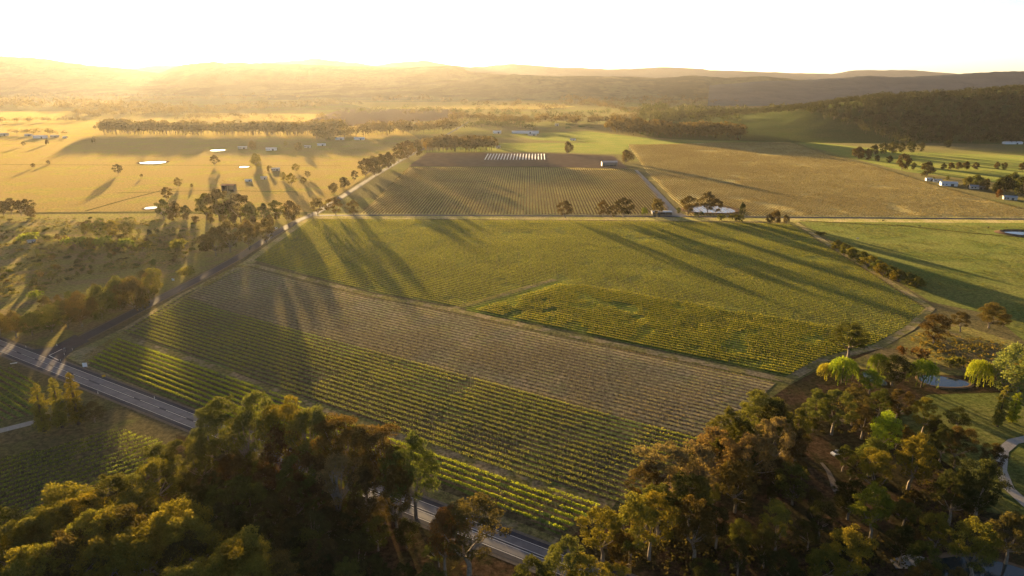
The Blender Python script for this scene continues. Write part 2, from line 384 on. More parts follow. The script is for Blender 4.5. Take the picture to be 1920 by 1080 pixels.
FIELDS = [
 ('paddock', [(-900,165+40),(-300,212),(160,208),(420,212),(640,214),(700,212),(790,262),(700,322),(640,362),(585,398),(300,396),(60,398),(-500,398),(-1200,380)], .04, 'paddock', 'wide golden paddock lit by the low sun'),
 ('scrub_ground', [(-500,402),(60,402),(300,400),(575,404),(500,446),(430,484),(300,552),(100,652),(0,636),(-300,560)], .04, 'scrub', 'rough scrubby grassland left of the side road'),
 ('pasture', [(1498,414),(2300,420),(2600,560),(1920,640),(1860,590),(1745,566),(1570,458)], .04, 'pasture', 'green pasture beyond the hedge at the right'),
 ('verge', [(576,400),(1280,402),(1600,405),(2300,410),(2300,420),(1500,416),(1280,414),(900,411),(576,410)], .05, 'verge', 'dry grass verge along the cross road'),
 ('verge', [(120,668),(230,616),(330,556),(455,492),(570,410),(590,408),(478,492),(350,556),(235,628),(165,686),(400,782),(830,920),(1048,1010),(1045,1030),(900,985),(600,872),(330,772)], .05, 'verge', 'mown verge along the side road and highway'),
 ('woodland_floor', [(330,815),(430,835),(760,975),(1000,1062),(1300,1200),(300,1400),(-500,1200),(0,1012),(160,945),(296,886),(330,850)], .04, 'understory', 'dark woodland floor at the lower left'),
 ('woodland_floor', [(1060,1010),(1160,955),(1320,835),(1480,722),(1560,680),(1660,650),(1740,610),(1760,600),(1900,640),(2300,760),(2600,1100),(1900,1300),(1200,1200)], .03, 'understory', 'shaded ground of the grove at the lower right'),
 ('pond_meadow', [(1560,690),(1650,655),(1745,606),(1770,600),(1900,640),(1990,690),(1900,700),(1840,706),(1740,702),(1660,694)], .05, 'scrub', 'rough meadow above the blue pond'),
 ('lawn', [(1660,790),(1740,740),(1930,735),(2200,800),(2100,1000),(1850,960),(1790,880)], .06, 'pasture', 'dark green lawn by the pond'),
 ('front_vineyard_floor', None, .07, 'soilA', 'mown ground of the leafy front vineyard'),
 ('brown_vineyard_floor', None, .07, 'soilB', 'brown ground of the broad sparse vineyard'),
 ('grassy_vineyard_floor', None, .07, 'soilC', 'grassy ground of the green middle vineyard'),
 ('far_vineyard_floor', None, .07, 'soilD', 'ground of the vineyard behind the cross road'),
 ('right_vineyard_floor', None, .07, 'soilF', 'ground of the broad vineyard right of the driveway'),
 ('left_vineyard_floor', None, .07, 'soilG', 'ground of the shaded vineyard at the left edge'),
 ('roadside_vineyard_floor', None, .07, 'soilA', 'ground of the small vineyard below the highway'),
 ('pale_vineyard_floor', None, .073, 'soilB1', 'pale dry upper part of the brown vineyard'),
 ('lush_vineyard_floor', None, .073, 'soilC2', 'lush lower right part of the green vineyard'),
 ('tilled_field', [(766,312),(800,287),(1000,286),(1150,292),(1178,316),(1000,312)], .06, 'tilled', 'brown tilled field with white row covers'),
 ('field', [(790,285),(905,268),(1180,268),(1176,290),(1000,284)], .05, 'pasture', 'green field behind the tilled field'),
 ('field', [(640,205),(860,205),(870,222),(640,238),(560,232)], .05, 'tilled', 'brown ploughed field in the far left distance'),
 ('field', [(1480,262),(1700,285),(1920,292),(2200,300),(2200,345),(1920,348),(1700,322),(1570,290)], .05, 'pasture', 'shaded green field under the wooded hill'),
 ('field', [(640,192),(1000,190),(1080,200),(1000,205),(700,204)], .05, 'paddock', 'sunlit strip of stubble in the far distance'),
 ('field', [(960,172),(1280,168),(1330,178),(1000,186),(760,184)], .05, 'pasture', 'long green field at the foot of the low rise'),
 ('field', [(1240,262),(1420,262),(1480,268),(1340,274),(1180,270),(1000,262),(960,252),(1100,246)], .06, 'pasture', 'green paddock behind the right vineyard'),
 ('field', [(1420,183),(1600,182),(1600,188),(1440,190)], .06, 'paddock', 'pale sunlit stubble left of the dark hill'),
]
polys = {'pale_vineyard_floor': PB1, 'lush_vineyard_floor': PC2, 'front_vineyard_floor': PA, 'brown_vineyard_floor': PB, 'grassy_vineyard_floor': PC, 'far_vineyard_floor': PD, 'right_vineyard_floor': PF, 'left_vineyard_floor': PG, 'roadside_vineyard_floor': PH}
for nm, pts, z, mt, lab in FIELDS: sheet(nm, polys.get(nm) or polyG(pts), z, M[mt], lab)

# roads
def road(name, line, w_, z, mat, label): return tag(link(name, strip_mesh(name, line, w_, z), mat), kind='structure', label=label)
road('road_shoulder', HW, 12.6, .09, M['gravel'], 'gravel shoulder of the highway')
hwy = road('highway', HW, 10.4, .12, M['asphalt'], 'two lane highway crossing the lower left')
k = NT('worn_wheel_tracks')
n_ = k.noise(.25, 4, .6); kk = k.ramp(n_.outputs[0], .35, .65)
M['worn'] = k.surf(k.n('ShaderNodeBsdfPrincipled', Base__Color=k.mix(kk, (.06, .06, .075), (.095, .095, .115)), Roughness=.75))
for off in (-1.75, 1.75): link('wheel_track', strip_mesh('wheel_track', HW, 2.6, .13, off), M['worn'], hwy)
link('edge_line', strip_mesh('edge_line', HW, .16, .14, -3.4), M['paint'], hwy)
link('edge_line', strip_mesh('edge_line', HW, .16, .14, 3.4), M['paint'], hwy)
link('centre_line', strip_mesh('centre_line', HW[:4], .16, .145, 0, (12, 4)), M['paint'], hwy)
for off in (-.45, .45): link('centre_line', strip_mesh('centre_line', HW[3:], .16, .145, off), M['paint'], hwy)
road('road_shoulder', SIDE, 8.4, .08, M['gravel'], 'gravel shoulder of the side road')
sroad = road('side_road', SIDE, 7.0, .11, M['asphalt'], 'narrow sealed side road running away past the vineyards')
M['ditch'] = grass_mat('rank_edge_grass', (.05, .05, .018), (.075, .065, .025), (.06, .055, .02), None, 0, .05, .25)
for ln, lb in (([(-60,308),(60,309),(210,309.5),(330,310),(480,310),(640,311)], 'dark fence line across the golden paddock'), ([(160,396),(230,376),(300,358),(330,354)], 'fence line slanting through the golden paddock'), ([(-100,399.5),(60,399.5),(200,399),(300,399),(420,401)], 'dark fence line between paddock and scrub'),
             ([(1500,414),(1700,424),(1820,437),(1930,446)], 'dark ditch slanting across the green pasture'), ([(220,362),(400,357),(560,360)], 'grassy fence line below the paddock farm'), ([(-60,276),(60,268),(180,262),(330,258)], 'fence line behind the left sheds')):
    road('field_edge', polyG(ln), 3.0, .09, M['ditch'], lb)
# junction bell-mouth and holding line
J = polyG([(28,648),(60,656),(98,651),(140,628),(168,640),(140,654),(122,672),(118,684),(60,668)])
sheet('junction', J, .115, M['asphalt'], 'sealed junction of side road and highway')
a_, b_ = G(92, 667), G(110, 676); c_ = G(117, 655)
for q0, q1 in ((a_, b_), (a_, c_)):
    link('holding_line', strip_mesh('holding_line', [q0, q1], .35, .15), M['paint'], sroad)
CROSS = polyG([(588,404),(760,403.5),(960,404.5),(1280,406),(1600,408.5),(1920,411),(2400,415)])
road('cross_road', CROSS, 6.0, .10, M['asphalt'], 'straight road between the middle and the far vineyards')
DRIVE = polyG([(1276,406),(1258,392),(1235,366),(1210,338),(1192,319)])
road('driveway', DRIVE, lambda t: 9-4*t, .12, M['gravel_pale'], 'pale gravel driveway up to the shed')
sheet('yard', polyG([(1222,402),(1240,396),(1262,394),(1290,405),(1276,407)]), .11, M['gravel_pale'], 'pale gravel yard by the carport')
road('track', polyG([(462,494),(600,529),(700,554),(850,581),(1000,614),(1200,656),(1470,712)]), 5.0, .075, M['track'], 'grassy headland track between the brown and the green vineyard')
road('track', polyG([(228,630),(400,689),(600,768),(850,855),(1000,908),(1150,950)]), 4.4, .075, M['track'], 'mown green strip between the leafy and the brown vineyard')
road('track', polyG([(852,578),(940,553),(1040,524)]), 5.0, .09, M['track'], 'short diagonal grass track inside the green vineyard')
road('track', polyG([(1470,716),(1545,674),(1645,650),(1705,616),(1745,578),(1700,548),(1560,462),(1490,416)]), 4.5, .08, M['track'], 'earth track round the right end of the green vineyard')
road('track', polyG([(1214,338),(1480,339),(1735,341)]), 5, .08, M['track'], 'thin track across the right vineyard')
road('track', polyG([(178,672),(238,626),(350,556),(440,505)]), 2.4, .085, M['track'], 'worn wheel track on the vineyard headland')
road('path', polyG([(-60,815),(0,808),(72,790)]), 4.0, .10, M['gravel_pale'], 'pale concrete farm drive at the left edge')
road('path', polyG([(1960,815),(1900,828),(1880,845),(1876,880),(1890,915),(1935,955)]), 3.4, .10, M['gravel_pale'], 'curving pale gravel path at the right edge')
road('path', polyG([(1540,868),(1553,884),(1560,900),(1566,916),(1578,934)]), lambda t: 1.0+1.6*t, .10, M['gravel'], 'short bare gravel path inside the grove')
sheet('gravel_patch', polyG([(1668,1050),(1710,1038),(1745,1050),(1730,1068),(1680,1066)]), .1, M['gravel_pale'], 'pale gravel patch at the bottom of the grove')

# water
def blob(cx, cy, rx, ry, n=28, seed=0, rot=0.0):
    r = random.Random(seed); ph_ = [r.uniform(0, 6.28) for _ in range(3)]; out = []
    for i in range(n):
        t = 2*math.pi*i/n; m = 1+.10*math.sin(2*t+ph_[0])+.07*math.sin(3*t+ph_[1])
        x = rx*m*math.cos(t); y = ry*m*math.sin(t)
        out.append((cx+x*math.cos(rot)-y*math.sin(rot), cy+x*math.sin(rot)+y*math.cos(rot)))
    return out
M['earth'] = plain('bare_earth_bank', (.17, .115, .07), .95, .3, .5, spec=.0, bump=.4)
def pond(px, py, wpx, hpx, lab, seed=1, bank=1.2):
    c = G(px, py); x0 = G(px-wpx/2, py)[0]; x1 = G(px+wpx/2, py)[0]; y0 = G(px, py+hpx/2)[1]; y1 = G(px, py-hpx/2)[1]
    c = ((x0+x1)/2, (y0+y1)/2); rx = (x1-x0)/2; ry = (y1-y0)/2
    o = sheet('pond', blob(c[0], c[1], rx, ry, seed=seed), .16, M['water'], lab)
    if bank:
        rings = [blob(c[0], c[1], rx+d*min(1, bank), ry+d*min(1, bank), seed=seed) for d in (-.3, 1.6, 3.0, 6.5)]; zz = (.10, bank*.8, bank, .02); n = 28
        V = [(x, y, z) for rg, z in zip(rings, zz) for x, y in rg]
        F = [(j*n+i, j*n+(i+1) % n, (j+1)*n+(i+1) % n, (j+1)*n+i) for j in range(3) for i in range(n)]
        me = bpy.data.meshes.new('bank'); me.from_pydata(V, [], F); me.update(); link('bank', me, M['earth'], o)
    return o
pond(1333, 393, 78, 17, 'bright farm dam among trees by the driveway', 3, 1.0)
pond(1925, 438, 70, 10, 'farm dam at the right edge of the pasture', 4, 1.2)
pond(287, 305, 50, 5, 'white glinting dam in the golden paddock', 5, .8)
pond(408, 282, 28, 2.2, 'distant thin dam behind the golden paddock', 6, 0)
pond(458, 313, 15, 2.6, 'small dam beside the farmhouse trees in the golden paddock', 7, .5)
pond(283, 390, 20, 5, 'small bright dam by the dark trees', 8, .4)
pond(1768, 716, 80, 22, 'blue pond between the willows', 9, .25)
pond(1640, 712, 30, 24, 'narrow arm of water behind the yellow bush', 10, 0)
pond(1840, 1075, 190, 60, 'grey blue pond at the lower right corner', 11, .3)
pond(640, 183, 45, 2.5, 'far glinting lake under the sun', 12, 0)

# ------------------------------------------------------------------ plants: prototypes
def lobes_crown(seed, lobes, per, leaf, aspect=.6, rough=.35, flat=.75, shell=.55, under=.35):
    """leaf faces spread through the outer shell of several lobes; lobes = (x,y,z,r)"""
    rng = np.random.default_rng(seed); Cn = []; N = []; T = []; Sz = []
    for (x, y, z, r) in lobes:
        n = max(6, int(per*(r**2)))
        d = rng.normal(size=(n, 3)); d[:, 2] = np.where(d[:, 2] < -.2, d[:, 2]*np.where(rng.random(n) < under, 1, -1), d[:, 2])
        d /= np.linalg.norm(d, axis=1, keepdims=True)
        # small tufts inside a lobe give the bunched look of gum foliage
        nb = max(5, int(9*r)); bd = rng.normal(size=(nb, 3)); bd /= np.linalg.norm(bd, axis=1, keepdims=True)
        near_ = np.argmax(d@bd.T, axis=1); dd = np.sum(d*bd[near_], axis=1)
        bump = .58+.56*np.clip((dd-.6)/.4, 0, 1)**.7; bt = rng.random(nb)[near_]
        rad = r*bump*(shell+(1-shell)*rng.random(n)**.5)*(1+.12*rng.normal(size=n))
        c = np.stack([x+d[:, 0]*rad, y+d[:, 1]*rad, z+d[:, 2]*rad*flat], axis=1)
        Cn.append(c); N.append(d+rough*2.0*rng.normal(size=(n, 3))); Sz.append(leaf*(.6+.8*rng.random(n)))
        T.append(np.clip(.05+.25*rng.random(n)+.25*rng.random()+.45*bt, 0, 1))
    cen = np.concatenate(Cn); V, F = leaves(cen, np.concatenate(N), np.concatenate(Sz), aspect, rng)
    return V, F, np.repeat(np.concatenate(T), 4)
PROTO = {}
def add_proto(kind, V, F, T, trunkV, trunkF, h, dark=False):
    crown = npmesh('crown', V, F, tint=T, mats=(M['leaf'],))
    tm = bpy.data.meshes.new('trunk'); tm.from_pydata(trunkV, [], trunkF); tm.update(); tm.materials.append(M['bark_dark'] if dark else M['bark'])
    z = V[:, 2].max(); rx = np.percentile(np.hypot(V[:, 0], V[:, 1]), 97)
    PROTO.setdefault(kind, []).append((crown, tm, float(z), float(rx)))
def limbs(r, lobes, h, fork, rad, lean=.04, stems=1, sides=6):
    V = []; F = []
    def put(path, rr):
        v, f = tube(path, rr, sides); o = len(V); V.extend(v); F.extend([tuple(i+o for i in q) for q in f])
    for s_ in range(stems):
        bx_ = r.uniform(-.03, .03)*h*(stems-1); by_ = r.uniform(-.03, .03)*h*(stems-1)
        top = Vector((bx_*2+r.uniform(-lean, lean)*h, by_*2+r.uniform(-lean, lean)*h, fork*h))
        put([(bx_, by_, -.4), (bx_*1.2+r.uniform(-.1, .1), by_*1.2, fork*h*.5), top], [rad*1.25, rad*.95, rad*.75])
        mine = lobes[s_::stems]
        for (x, y, z, q) in mine[:11]:
            e = Vector((x, y, z+.1*q)); m = top.lerp(e, .5)+Vector((r.uniform(-.3, .3), r.uniform(-.3, .3), -.08*(e-top).length))
            put([top-Vector((0, 0, .3)), m, e], [rad*.55, rad*.36, rad*.10])
    return V, F
def gum(seed, kind, h=20.0, spread=.33, nl=17, fork=.32, per=120, leaf=.21, lo=.34, stems=1, rl=(.05, .10), flat=.8):
    r = random.Random(seed); L = []
    side = r.uniform(0, 6.28)
    for i in range(nl):
        if i > 2 and r.random() < .12: continue
        t = i/max(1, nl-1); zz = lo+(.93-lo)*t**.8
        prof = math.sin(math.pi*min(1, max(.08, (zz-lo+.10)/(1.06-lo))))**.7
        a = i*2.4+r.uniform(-.5, .5); rr = spread*h*prof*(r.uniform(.55, 1.0) if i < nl-2 else r.uniform(0, .35))
        rr *= 1+.30*math.cos(a-side)
        L.append((rr*math.cos(a), rr*math.sin(a), zz*h+r.uniform(-.05, .05)*h, h*r.uniform(*rl)*r.uniform(.75, 1.2)))
    V, F, T = lobes_crown(seed, L, per, leaf, flat=flat)
    tv, tf = limbs(r, L, h, fork, .024*h if stems == 1 else .016*h, stems=stems)
    add_proto(kind, V, F, T, tv, tf, h)
for i in range(6): gum(100+i, 'gum', spread=.31+.03*(i % 3), nl=38+4*(i % 3), fork=.28+.03*(i % 2))
for i in range(4): gum(120+i, 'tallgum', h=24, spread=.24, nl=20, fork=.40, lo=.46, stems=2+i % 2, rl=(.055, .10))
for i in range(3): gum(140+i, 'round', h=14, spread=.34, nl=36, fork=.22, lo=.22, per=110, leaf=.2, rl=(.08, .13), flat=.9)
for i in range(2): gum(150+i, 'pale', h=18, spread=.36, nl=40, fork=.3, lo=.34, per=120, leaf=.21, rl=(.05, .095))
for i in range(4): gum(160+i, 'midgum', h=14, spread=.42, nl=22, fork=.2, lo=.24, per=50, leaf=.36, rl=(.08, .15))
for i in range(3): gum(170+i, 'midround', h=12, spread=.38, nl=18, fork=.12, lo=.14, per=40, leaf=.40, rl=(.13, .20), flat=.95)
for i in range(4):      # low spreading shrubs
    r = random.Random(180+i); L = [(r.uniform(-1, 1)*1.3, r.uniform(-1, 1)*1.3, r.uniform(.55, 1.35), r.uniform(.7, 1.1)) for _ in range(7)]
    V, F, T = lobes_crown(180+i, L, 70, .20, flat=.85); V[:, 2] = np.maximum(V[:, 2], .03)
    tv, tf = limbs(r, L, 1.6, .15, .07, stems=1, sides=5); add_proto('shrub', V, F, T, tv, tf, 2.2, True)
for i in range(3):      # columnar poplars
    r = random.Random(200+i); h = 20; L = []
    for j in range(26):
        t = j/25; a = j*2.4; rr = .085*h*math.sin(math.pi*min(.97, .12+.86*t))**.6*r.uniform(.4, .9)
        L.append((rr*math.cos(a), rr*math.sin(a), h*(.07+.88*t), h*.052*(1.15-.6*t)))
    V, F, T = lobes_crown(200+i, L, 230, .2, flat=1.5)
    tv, tf = tube([(0, 0, -.4), (0, 0, h*.5), (0, 0, h*.92)], [.4, .25, .05], 6); add_proto('poplar', V, F, T, tv, tf, h, True)
for i in range(3):      # weeping willows: strands hanging from a dome
    r = random.Random(220+i); rng = np.random.default_rng(220+i); h = 11.0; R_ = 5.6; Cn = []; N = []; T = []
    for s_ in range(330):
        a = rng.uniform(0, 6.28); q = math.sqrt(rng.random()); x = R_*q*math.cos(a); y = R_*q*math.sin(a)
        ztop = h*(.55+.42*math.sqrt(max(0, 1-q*q)))+rng.normal()*.35; zl = max(.5, ztop-rng.uniform(2.0, 5.5)*(.35+.65*q))
        m = int(6+(ztop-zl)*5); z = np.linspace(ztop, zl, m); tt = rng.random()
        o = np.stack([x*(1+.10*(ztop-z)/h)+rng.normal(size=m)*.13, y*(1+.10*(ztop-z)/h)+rng.normal(size=m)*.13, z], axis=1)
        Cn.append(o); N.append(np.tile([math.cos(a), math.sin(a), .25], (m, 1))+.7*rng.normal(size=(m, 3))); T.append(np.clip(.2+.5*tt+.2*rng.random(m), 0, 1))
    cen = np.concatenate(Cn); V, F = leaves(cen, np.concatenate(N), .24*(.7+.6*rng.random(len(cen))), .5, rng, up_axis=True)
    L = [(R_*.55*math.cos(j*1.3), R_*.55*math.sin(j*1.3), h*.75, 1.0) for j in range(5)]
    tv, tf = limbs(r, L, h, .3, .3); add_proto('willow', V, F, np.repeat(np.concatenate(T), 4), tv, tf, h, True)

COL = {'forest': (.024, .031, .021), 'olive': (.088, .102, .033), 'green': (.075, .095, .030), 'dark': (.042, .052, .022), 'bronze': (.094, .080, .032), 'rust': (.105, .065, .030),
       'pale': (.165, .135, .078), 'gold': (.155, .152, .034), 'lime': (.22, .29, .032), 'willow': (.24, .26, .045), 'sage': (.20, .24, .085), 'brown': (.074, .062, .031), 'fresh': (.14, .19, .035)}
TREES = 0
def plant(kind, name, x, y, h, width=None, col='olive', z0=0.0, rs=rnd):
    """Empty at the foot of the trunk > trunk, crown (shared meshes)"""
    global TREES
    crown, tm, z, rx = rs.choice(PROTO[kind])
    sz = h/z; sx = (width/2/rx) if width else sz*rs.uniform(.9, 1.12)
    e = empty(name, (x, y, z0), rs.uniform(0, 6.28)); e.scale = (sx*rs.uniform(.88, 1.15), sx*rs.uniform(.88, 1.15), sz)
    link('trunk', tm, None, e); c = link('crown', crown, None, e)
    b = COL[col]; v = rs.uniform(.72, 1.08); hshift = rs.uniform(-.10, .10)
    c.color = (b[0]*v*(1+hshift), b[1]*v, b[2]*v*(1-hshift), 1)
    TREES += 1
    return e
def by_top(px, py, h):  # position from the pixel of the crown's top
    return G(px, py, h)
def by_base(px, pb, pt):  # position from the foot's pixel, height from the top's
    x, y = G(px, pb)
    # height whose projection at this spot reaches pixel row pt
    v = (540-pt)/1280; z = H+y*(v*cp-sp)/(cp+v*sp)
    return x, y, max(z, .6)
def cluster(items, name, cat, group, desc, place, mode):
    """items: (px, a, b, kind, col[, width]); label gives order from the left among these"""
    items = sorted(items, key=lambda t: t[0]); n = len(items)
    for i, it in enumerate(items):
        px, a, b, kind, col = it[:5]; wd = it[5] if len(it) > 5 else None
        if mode == 'top': (x, y), h = by_top(px, a, b), b
        else: x, y, h = by_base(px, a, b)
        o = plant(kind, name, x, y, h, wd, col)
        pos = 'leftmost' if i == 0 else ('rightmost' if i == n-1 else ordw(i)+' from the left')
        d = desc.get(col, desc.get('', ''))
        tag(o, f'{d} {pos} {place}' if n > 1 else f'{d} {place}', cat, group)

# ------------------------------------------------------------------ plants: where they stand (pixels of the photograph)
EU = {'': 'leafy eucalypt', 'olive': 'olive eucalypt', 'green': 'green eucalypt', 'dark': 'dark eucalypt', 'bronze': 'bronze topped eucalypt', 'rust': 'rusty brown eucalypt',
      'pale': 'pale silvery eucalypt', 'gold': 'golden lit eucalypt', 'brown': 'brownish eucalypt', 'lime': 'lime green tree', 'fresh': 'fresh green tree', 'sage': 'sage green tree', 'willow': 'yellow green willow'}
T_ = lambda k, c, *l: [(px, a, b, k, c) for px, a, b in l]
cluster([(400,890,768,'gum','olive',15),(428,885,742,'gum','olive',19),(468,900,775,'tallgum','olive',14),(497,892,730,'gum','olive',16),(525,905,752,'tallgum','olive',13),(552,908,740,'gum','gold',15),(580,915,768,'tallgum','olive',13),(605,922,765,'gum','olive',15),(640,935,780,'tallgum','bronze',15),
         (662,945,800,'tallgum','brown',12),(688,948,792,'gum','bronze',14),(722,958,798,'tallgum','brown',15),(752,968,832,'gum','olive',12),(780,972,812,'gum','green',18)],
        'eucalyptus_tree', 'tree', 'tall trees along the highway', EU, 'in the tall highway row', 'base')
cluster([(530,928,795,'round','rust',15),(345,905,822,'gum','olive',13),(300,910,838,'gum','olive',12),(385,920,820,'gum','olive',13)], 'eucalyptus_tree', 'tree', 'trees at the corner of the left vineyard', EU, 'of four just below the tall highway row', 'base')
cluster([(745,1005,872,'gum','bronze',11),(880,1078,942,'gum','bronze',17),(835,1080,950,'gum','rust',13),(640,990,850,'tallgum','pale',11),(690,1000,880,'gum','brown',12),(600,970,850,'gum','brown',13),(560,960,850,'gum','olive',13)], 'eucalyptus_tree', 'tree', 'trees overhanging the highway', EU, 'among those overhanging the highway', 'base')
cluster([(1055,1014,17,'gum','olive'),(1010,1050,14,'gum','olive'),(1095,1040,15,'gum','gold'),(1150,1062,11,'gum','gold')], 'eucalyptus_tree', 'tree', 'trees at the bottom by the highway', EU, 'of four below the vineyard corner', 'top')
cluster([(12,982,17,'gum','olive'),(55,968,17,'gum','olive'),(105,945,17,'gum','olive'),(150,930,17,'gum','gold'),(205,893,18,'gum','olive'),(245,888,18,'tallgum','olive'),(285,862,17,'gum','gold')],
        'eucalyptus_tree', 'tree', 'woodland edge trees', EU, 'along the wood by the left vineyard', 'top')
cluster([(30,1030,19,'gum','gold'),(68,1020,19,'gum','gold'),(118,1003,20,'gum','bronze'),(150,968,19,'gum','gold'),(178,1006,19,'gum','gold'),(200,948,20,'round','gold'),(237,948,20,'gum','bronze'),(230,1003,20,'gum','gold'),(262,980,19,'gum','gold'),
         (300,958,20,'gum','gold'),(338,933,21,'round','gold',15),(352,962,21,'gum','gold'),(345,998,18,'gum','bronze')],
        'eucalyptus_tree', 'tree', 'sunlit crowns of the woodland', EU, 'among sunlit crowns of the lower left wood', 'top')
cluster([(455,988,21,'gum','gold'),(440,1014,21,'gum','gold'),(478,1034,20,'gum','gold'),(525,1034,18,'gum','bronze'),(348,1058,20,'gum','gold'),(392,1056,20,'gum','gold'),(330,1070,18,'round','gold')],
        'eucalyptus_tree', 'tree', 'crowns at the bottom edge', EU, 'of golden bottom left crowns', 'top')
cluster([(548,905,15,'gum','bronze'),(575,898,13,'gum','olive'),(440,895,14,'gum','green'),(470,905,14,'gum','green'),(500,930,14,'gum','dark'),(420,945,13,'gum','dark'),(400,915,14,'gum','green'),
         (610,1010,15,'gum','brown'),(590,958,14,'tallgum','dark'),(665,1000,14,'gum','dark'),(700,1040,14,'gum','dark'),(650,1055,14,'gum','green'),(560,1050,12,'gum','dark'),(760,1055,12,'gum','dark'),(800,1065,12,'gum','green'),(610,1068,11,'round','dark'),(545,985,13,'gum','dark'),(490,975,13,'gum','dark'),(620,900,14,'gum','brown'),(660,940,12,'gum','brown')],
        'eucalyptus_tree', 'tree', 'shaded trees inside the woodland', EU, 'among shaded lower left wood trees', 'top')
cluster([(84,808,718,'poplar','gold',5.6),(117,802,706,'poplar','gold',5.6),(148,796,697,'poplar','gold',6.2)], 'poplar_tree', 'tree', 'poplars by the highway', {'': 'dense columnar poplar'}, 'of three beside the highway', 'base')  # gold leaf colour stands in for sunlight on the shaded poplar crowns
x, y, h = by_base(178, 792, 752); tag(plant('round', 'bush', x, y, h, 10, 'brown'), 'dark round bush at the foot of the poplars', 'bush')
# right-hand grove
cluster([(1130,1052,948,'gum','gold',12),(1180,1068,925,'gum','gold',13),(1217,1050,920,'gum','gold',14),(1165,1075,1000,'round','bronze',8)], 'eucalyptus_tree', 'tree', 'trees at the near corner of the front vineyard', EU, 'of four at the front vineyard corner', 'base')
cluster([(1213,862,17,'gum','brown'),(1262,838,20,'pale','pale'),(1312,832,20,'pale','pale'),(1338,802,19,'pale','pale'),(1368,763,20,'gum','olive'),(1398,782,18,'gum','green'),(1424,732,20,'gum','olive'),(1462,745,19,'round','dark'),
         (1412,815,18,'pale','pale'),(1462,783,20,'pale','pale'),(1500,765,16,'gum','olive')], 'eucalyptus_tree', 'tree', 'grove along the vineyard end', EU, 'in the grove edge by the brown vineyard', 'top')
cluster([(1240,910,17,'gum','olive'),(1300,888,18,'gum','olive'),(1312,932,19,'gum','bronze'),(1388,864,17,'gum','bronze'),(1350,950,13,'gum','dark'),(1496,868,14,'round','olive'),(1465,942,15,'gum','gold'),(1440,990,12,'gum','dark'),(1545,940,12,'gum','dark')],
        'eucalyptus_tree', 'tree', 'middle trees of the grove', EU, 'of the mid grove trees', 'top')
cluster([(1535,728,17,'gum','olive'),(1572,728,18,'gum','olive'),(1608,722,16,'gum','bronze'),(1655,728,13,'gum','green'),(1690,728,14,'gum','brown'),(1625,760,13,'gum','brown')], 'eucalyptus_tree', 'tree', 'brown trees below the pond', EU, 'in the brown line of trees below the pond', 'top')
cluster([(1668,768,15,'round','lime'),(1640,820,14,'round','green'),(1742,746,14,'gum','gold'),(1722,815,19,'gum','gold'),(1655,842,17,'gum','gold'),(1650,908,17,'gum','fresh'),(1805,798,15,'gum','brown'),(1775,800,13,'gum','dark'),(1852,868,20,'gum','dark'),(1800,885,17,'gum','dark'),(1597,990,18,'gum','gold',15),(1545,1030,12,'gum','gold'),
         (1765,958,14,'gum','gold'),(1846,975,18,'gum','gold'),(1910,958,16,'gum','bronze'),(1870,835,12,'gum','brown'),(1700,985,12,'gum','dark'),(1600,905,12,'gum','dark'),(1740,1015,13,'gum','green'),(1795,1068,10,'gum','bronze'),(1750,1062,11,'gum','bronze'),(1480,1040,11,'gum','dark'),(1390,1010,11,'gum','dark'),(1330,1050,12,'gum','dark')],
        'eucalyptus_tree', 'tree', 'scattered trees of the lower right grove', EU, 'among scattered lower right grove trees', 'top')
cluster([(1870,800,722,'poplar','gold',4.5),(1897,792,735,'poplar','lime',4)], 'poplar_tree', 'tree', 'slim trees on the lawn', {'': 'slim upright tree'}, 'of two on the dark lawn', 'base')
x, y, h = by_base(1590, 672, 607); tag(plant('gum', 'eucalyptus_tree', x, y, h, 17, 'olive'), 'large dark olive eucalypt at the corner of the green vineyard', 'tree')
cluster([(1578,718,668,'willow','lime',12),(1550,710,680,'willow','willow',8),(1645,702,662,'willow','lime',9),(1727,726,673,'willow','lime',11),(1832,726,673,'willow','lime',11)], 'willow_tree', 'tree', 'bright willows round the pond', {'': 'bright yellow green willow'}, 'of five round the pond', 'base')
x, y, h = by_base(1884, 745, 632); tag(plant('round', 'willow_tree', x, y, h*.92, 17, 'sage'), 'tall bushy pale green willow at the right of the pond', 'tree')
x, y, h = by_base(1672, 722, 664); tag(plant('round', 'round_tree', x, y, h, 11, 'dark'), 'dark green round tree between the pond willows', 'tree')
x, y, h = by_base(1629, 738, 691); tag(plant('round', 'bush', x, y, h, 9, 'lime'), 'yellow lime bush in front of the pond', 'bush')
x, y, h = by_base(1908, 735, 672); tag(plant('gum', 'eucalyptus_tree', x, y, h, 12, 'bronze'), 'bronze eucalypt at the right edge before the sage willow', 'tree')
cluster([(1750,645,588,'round','brown',15),(1800,622,584,'gum','brown',9),(1853,615,565,'round','bronze',14),(1880,612,588,'round','brown',9)], 'eucalyptus_tree', 'tree', 'brown trees above the pond', EU, 'of four standing above the pond by the pasture', 'base')
cluster([(1697,664,650,'shrub','rust'),(1722,670,652,'shrub','rust'),(1781,688,664,'shrub','olive')], 'shrub', 'shrub', 'shrubs on the pond bank', {'rust': 'dark red shrub', 'olive': 'upright green shrub'}, 'on the earth bank above the pond', 'base')
hed = [(1568,467,451),(1582,476,458),(1597,484,466),(1616,492,472),(1630,501,481),(1645,509,489),(1655,516,495),(1668,521,500),(1684,527,507),(1702,532,512),(1718,538,520)]
cluster([(a, b+2, c-2, 'midround', ('gold', 'olive', 'gold', 'green')[i % 4], 11) for i, (a, b, c) in enumerate(hed)], 'hedge_bush', 'bush', 'hedge between vineyard and pasture', {'gold': 'golden leafy bush', 'olive': 'olive leafy bush', 'green': 'green leafy bush'}, 'in the hedge between vineyard and pasture', 'base')
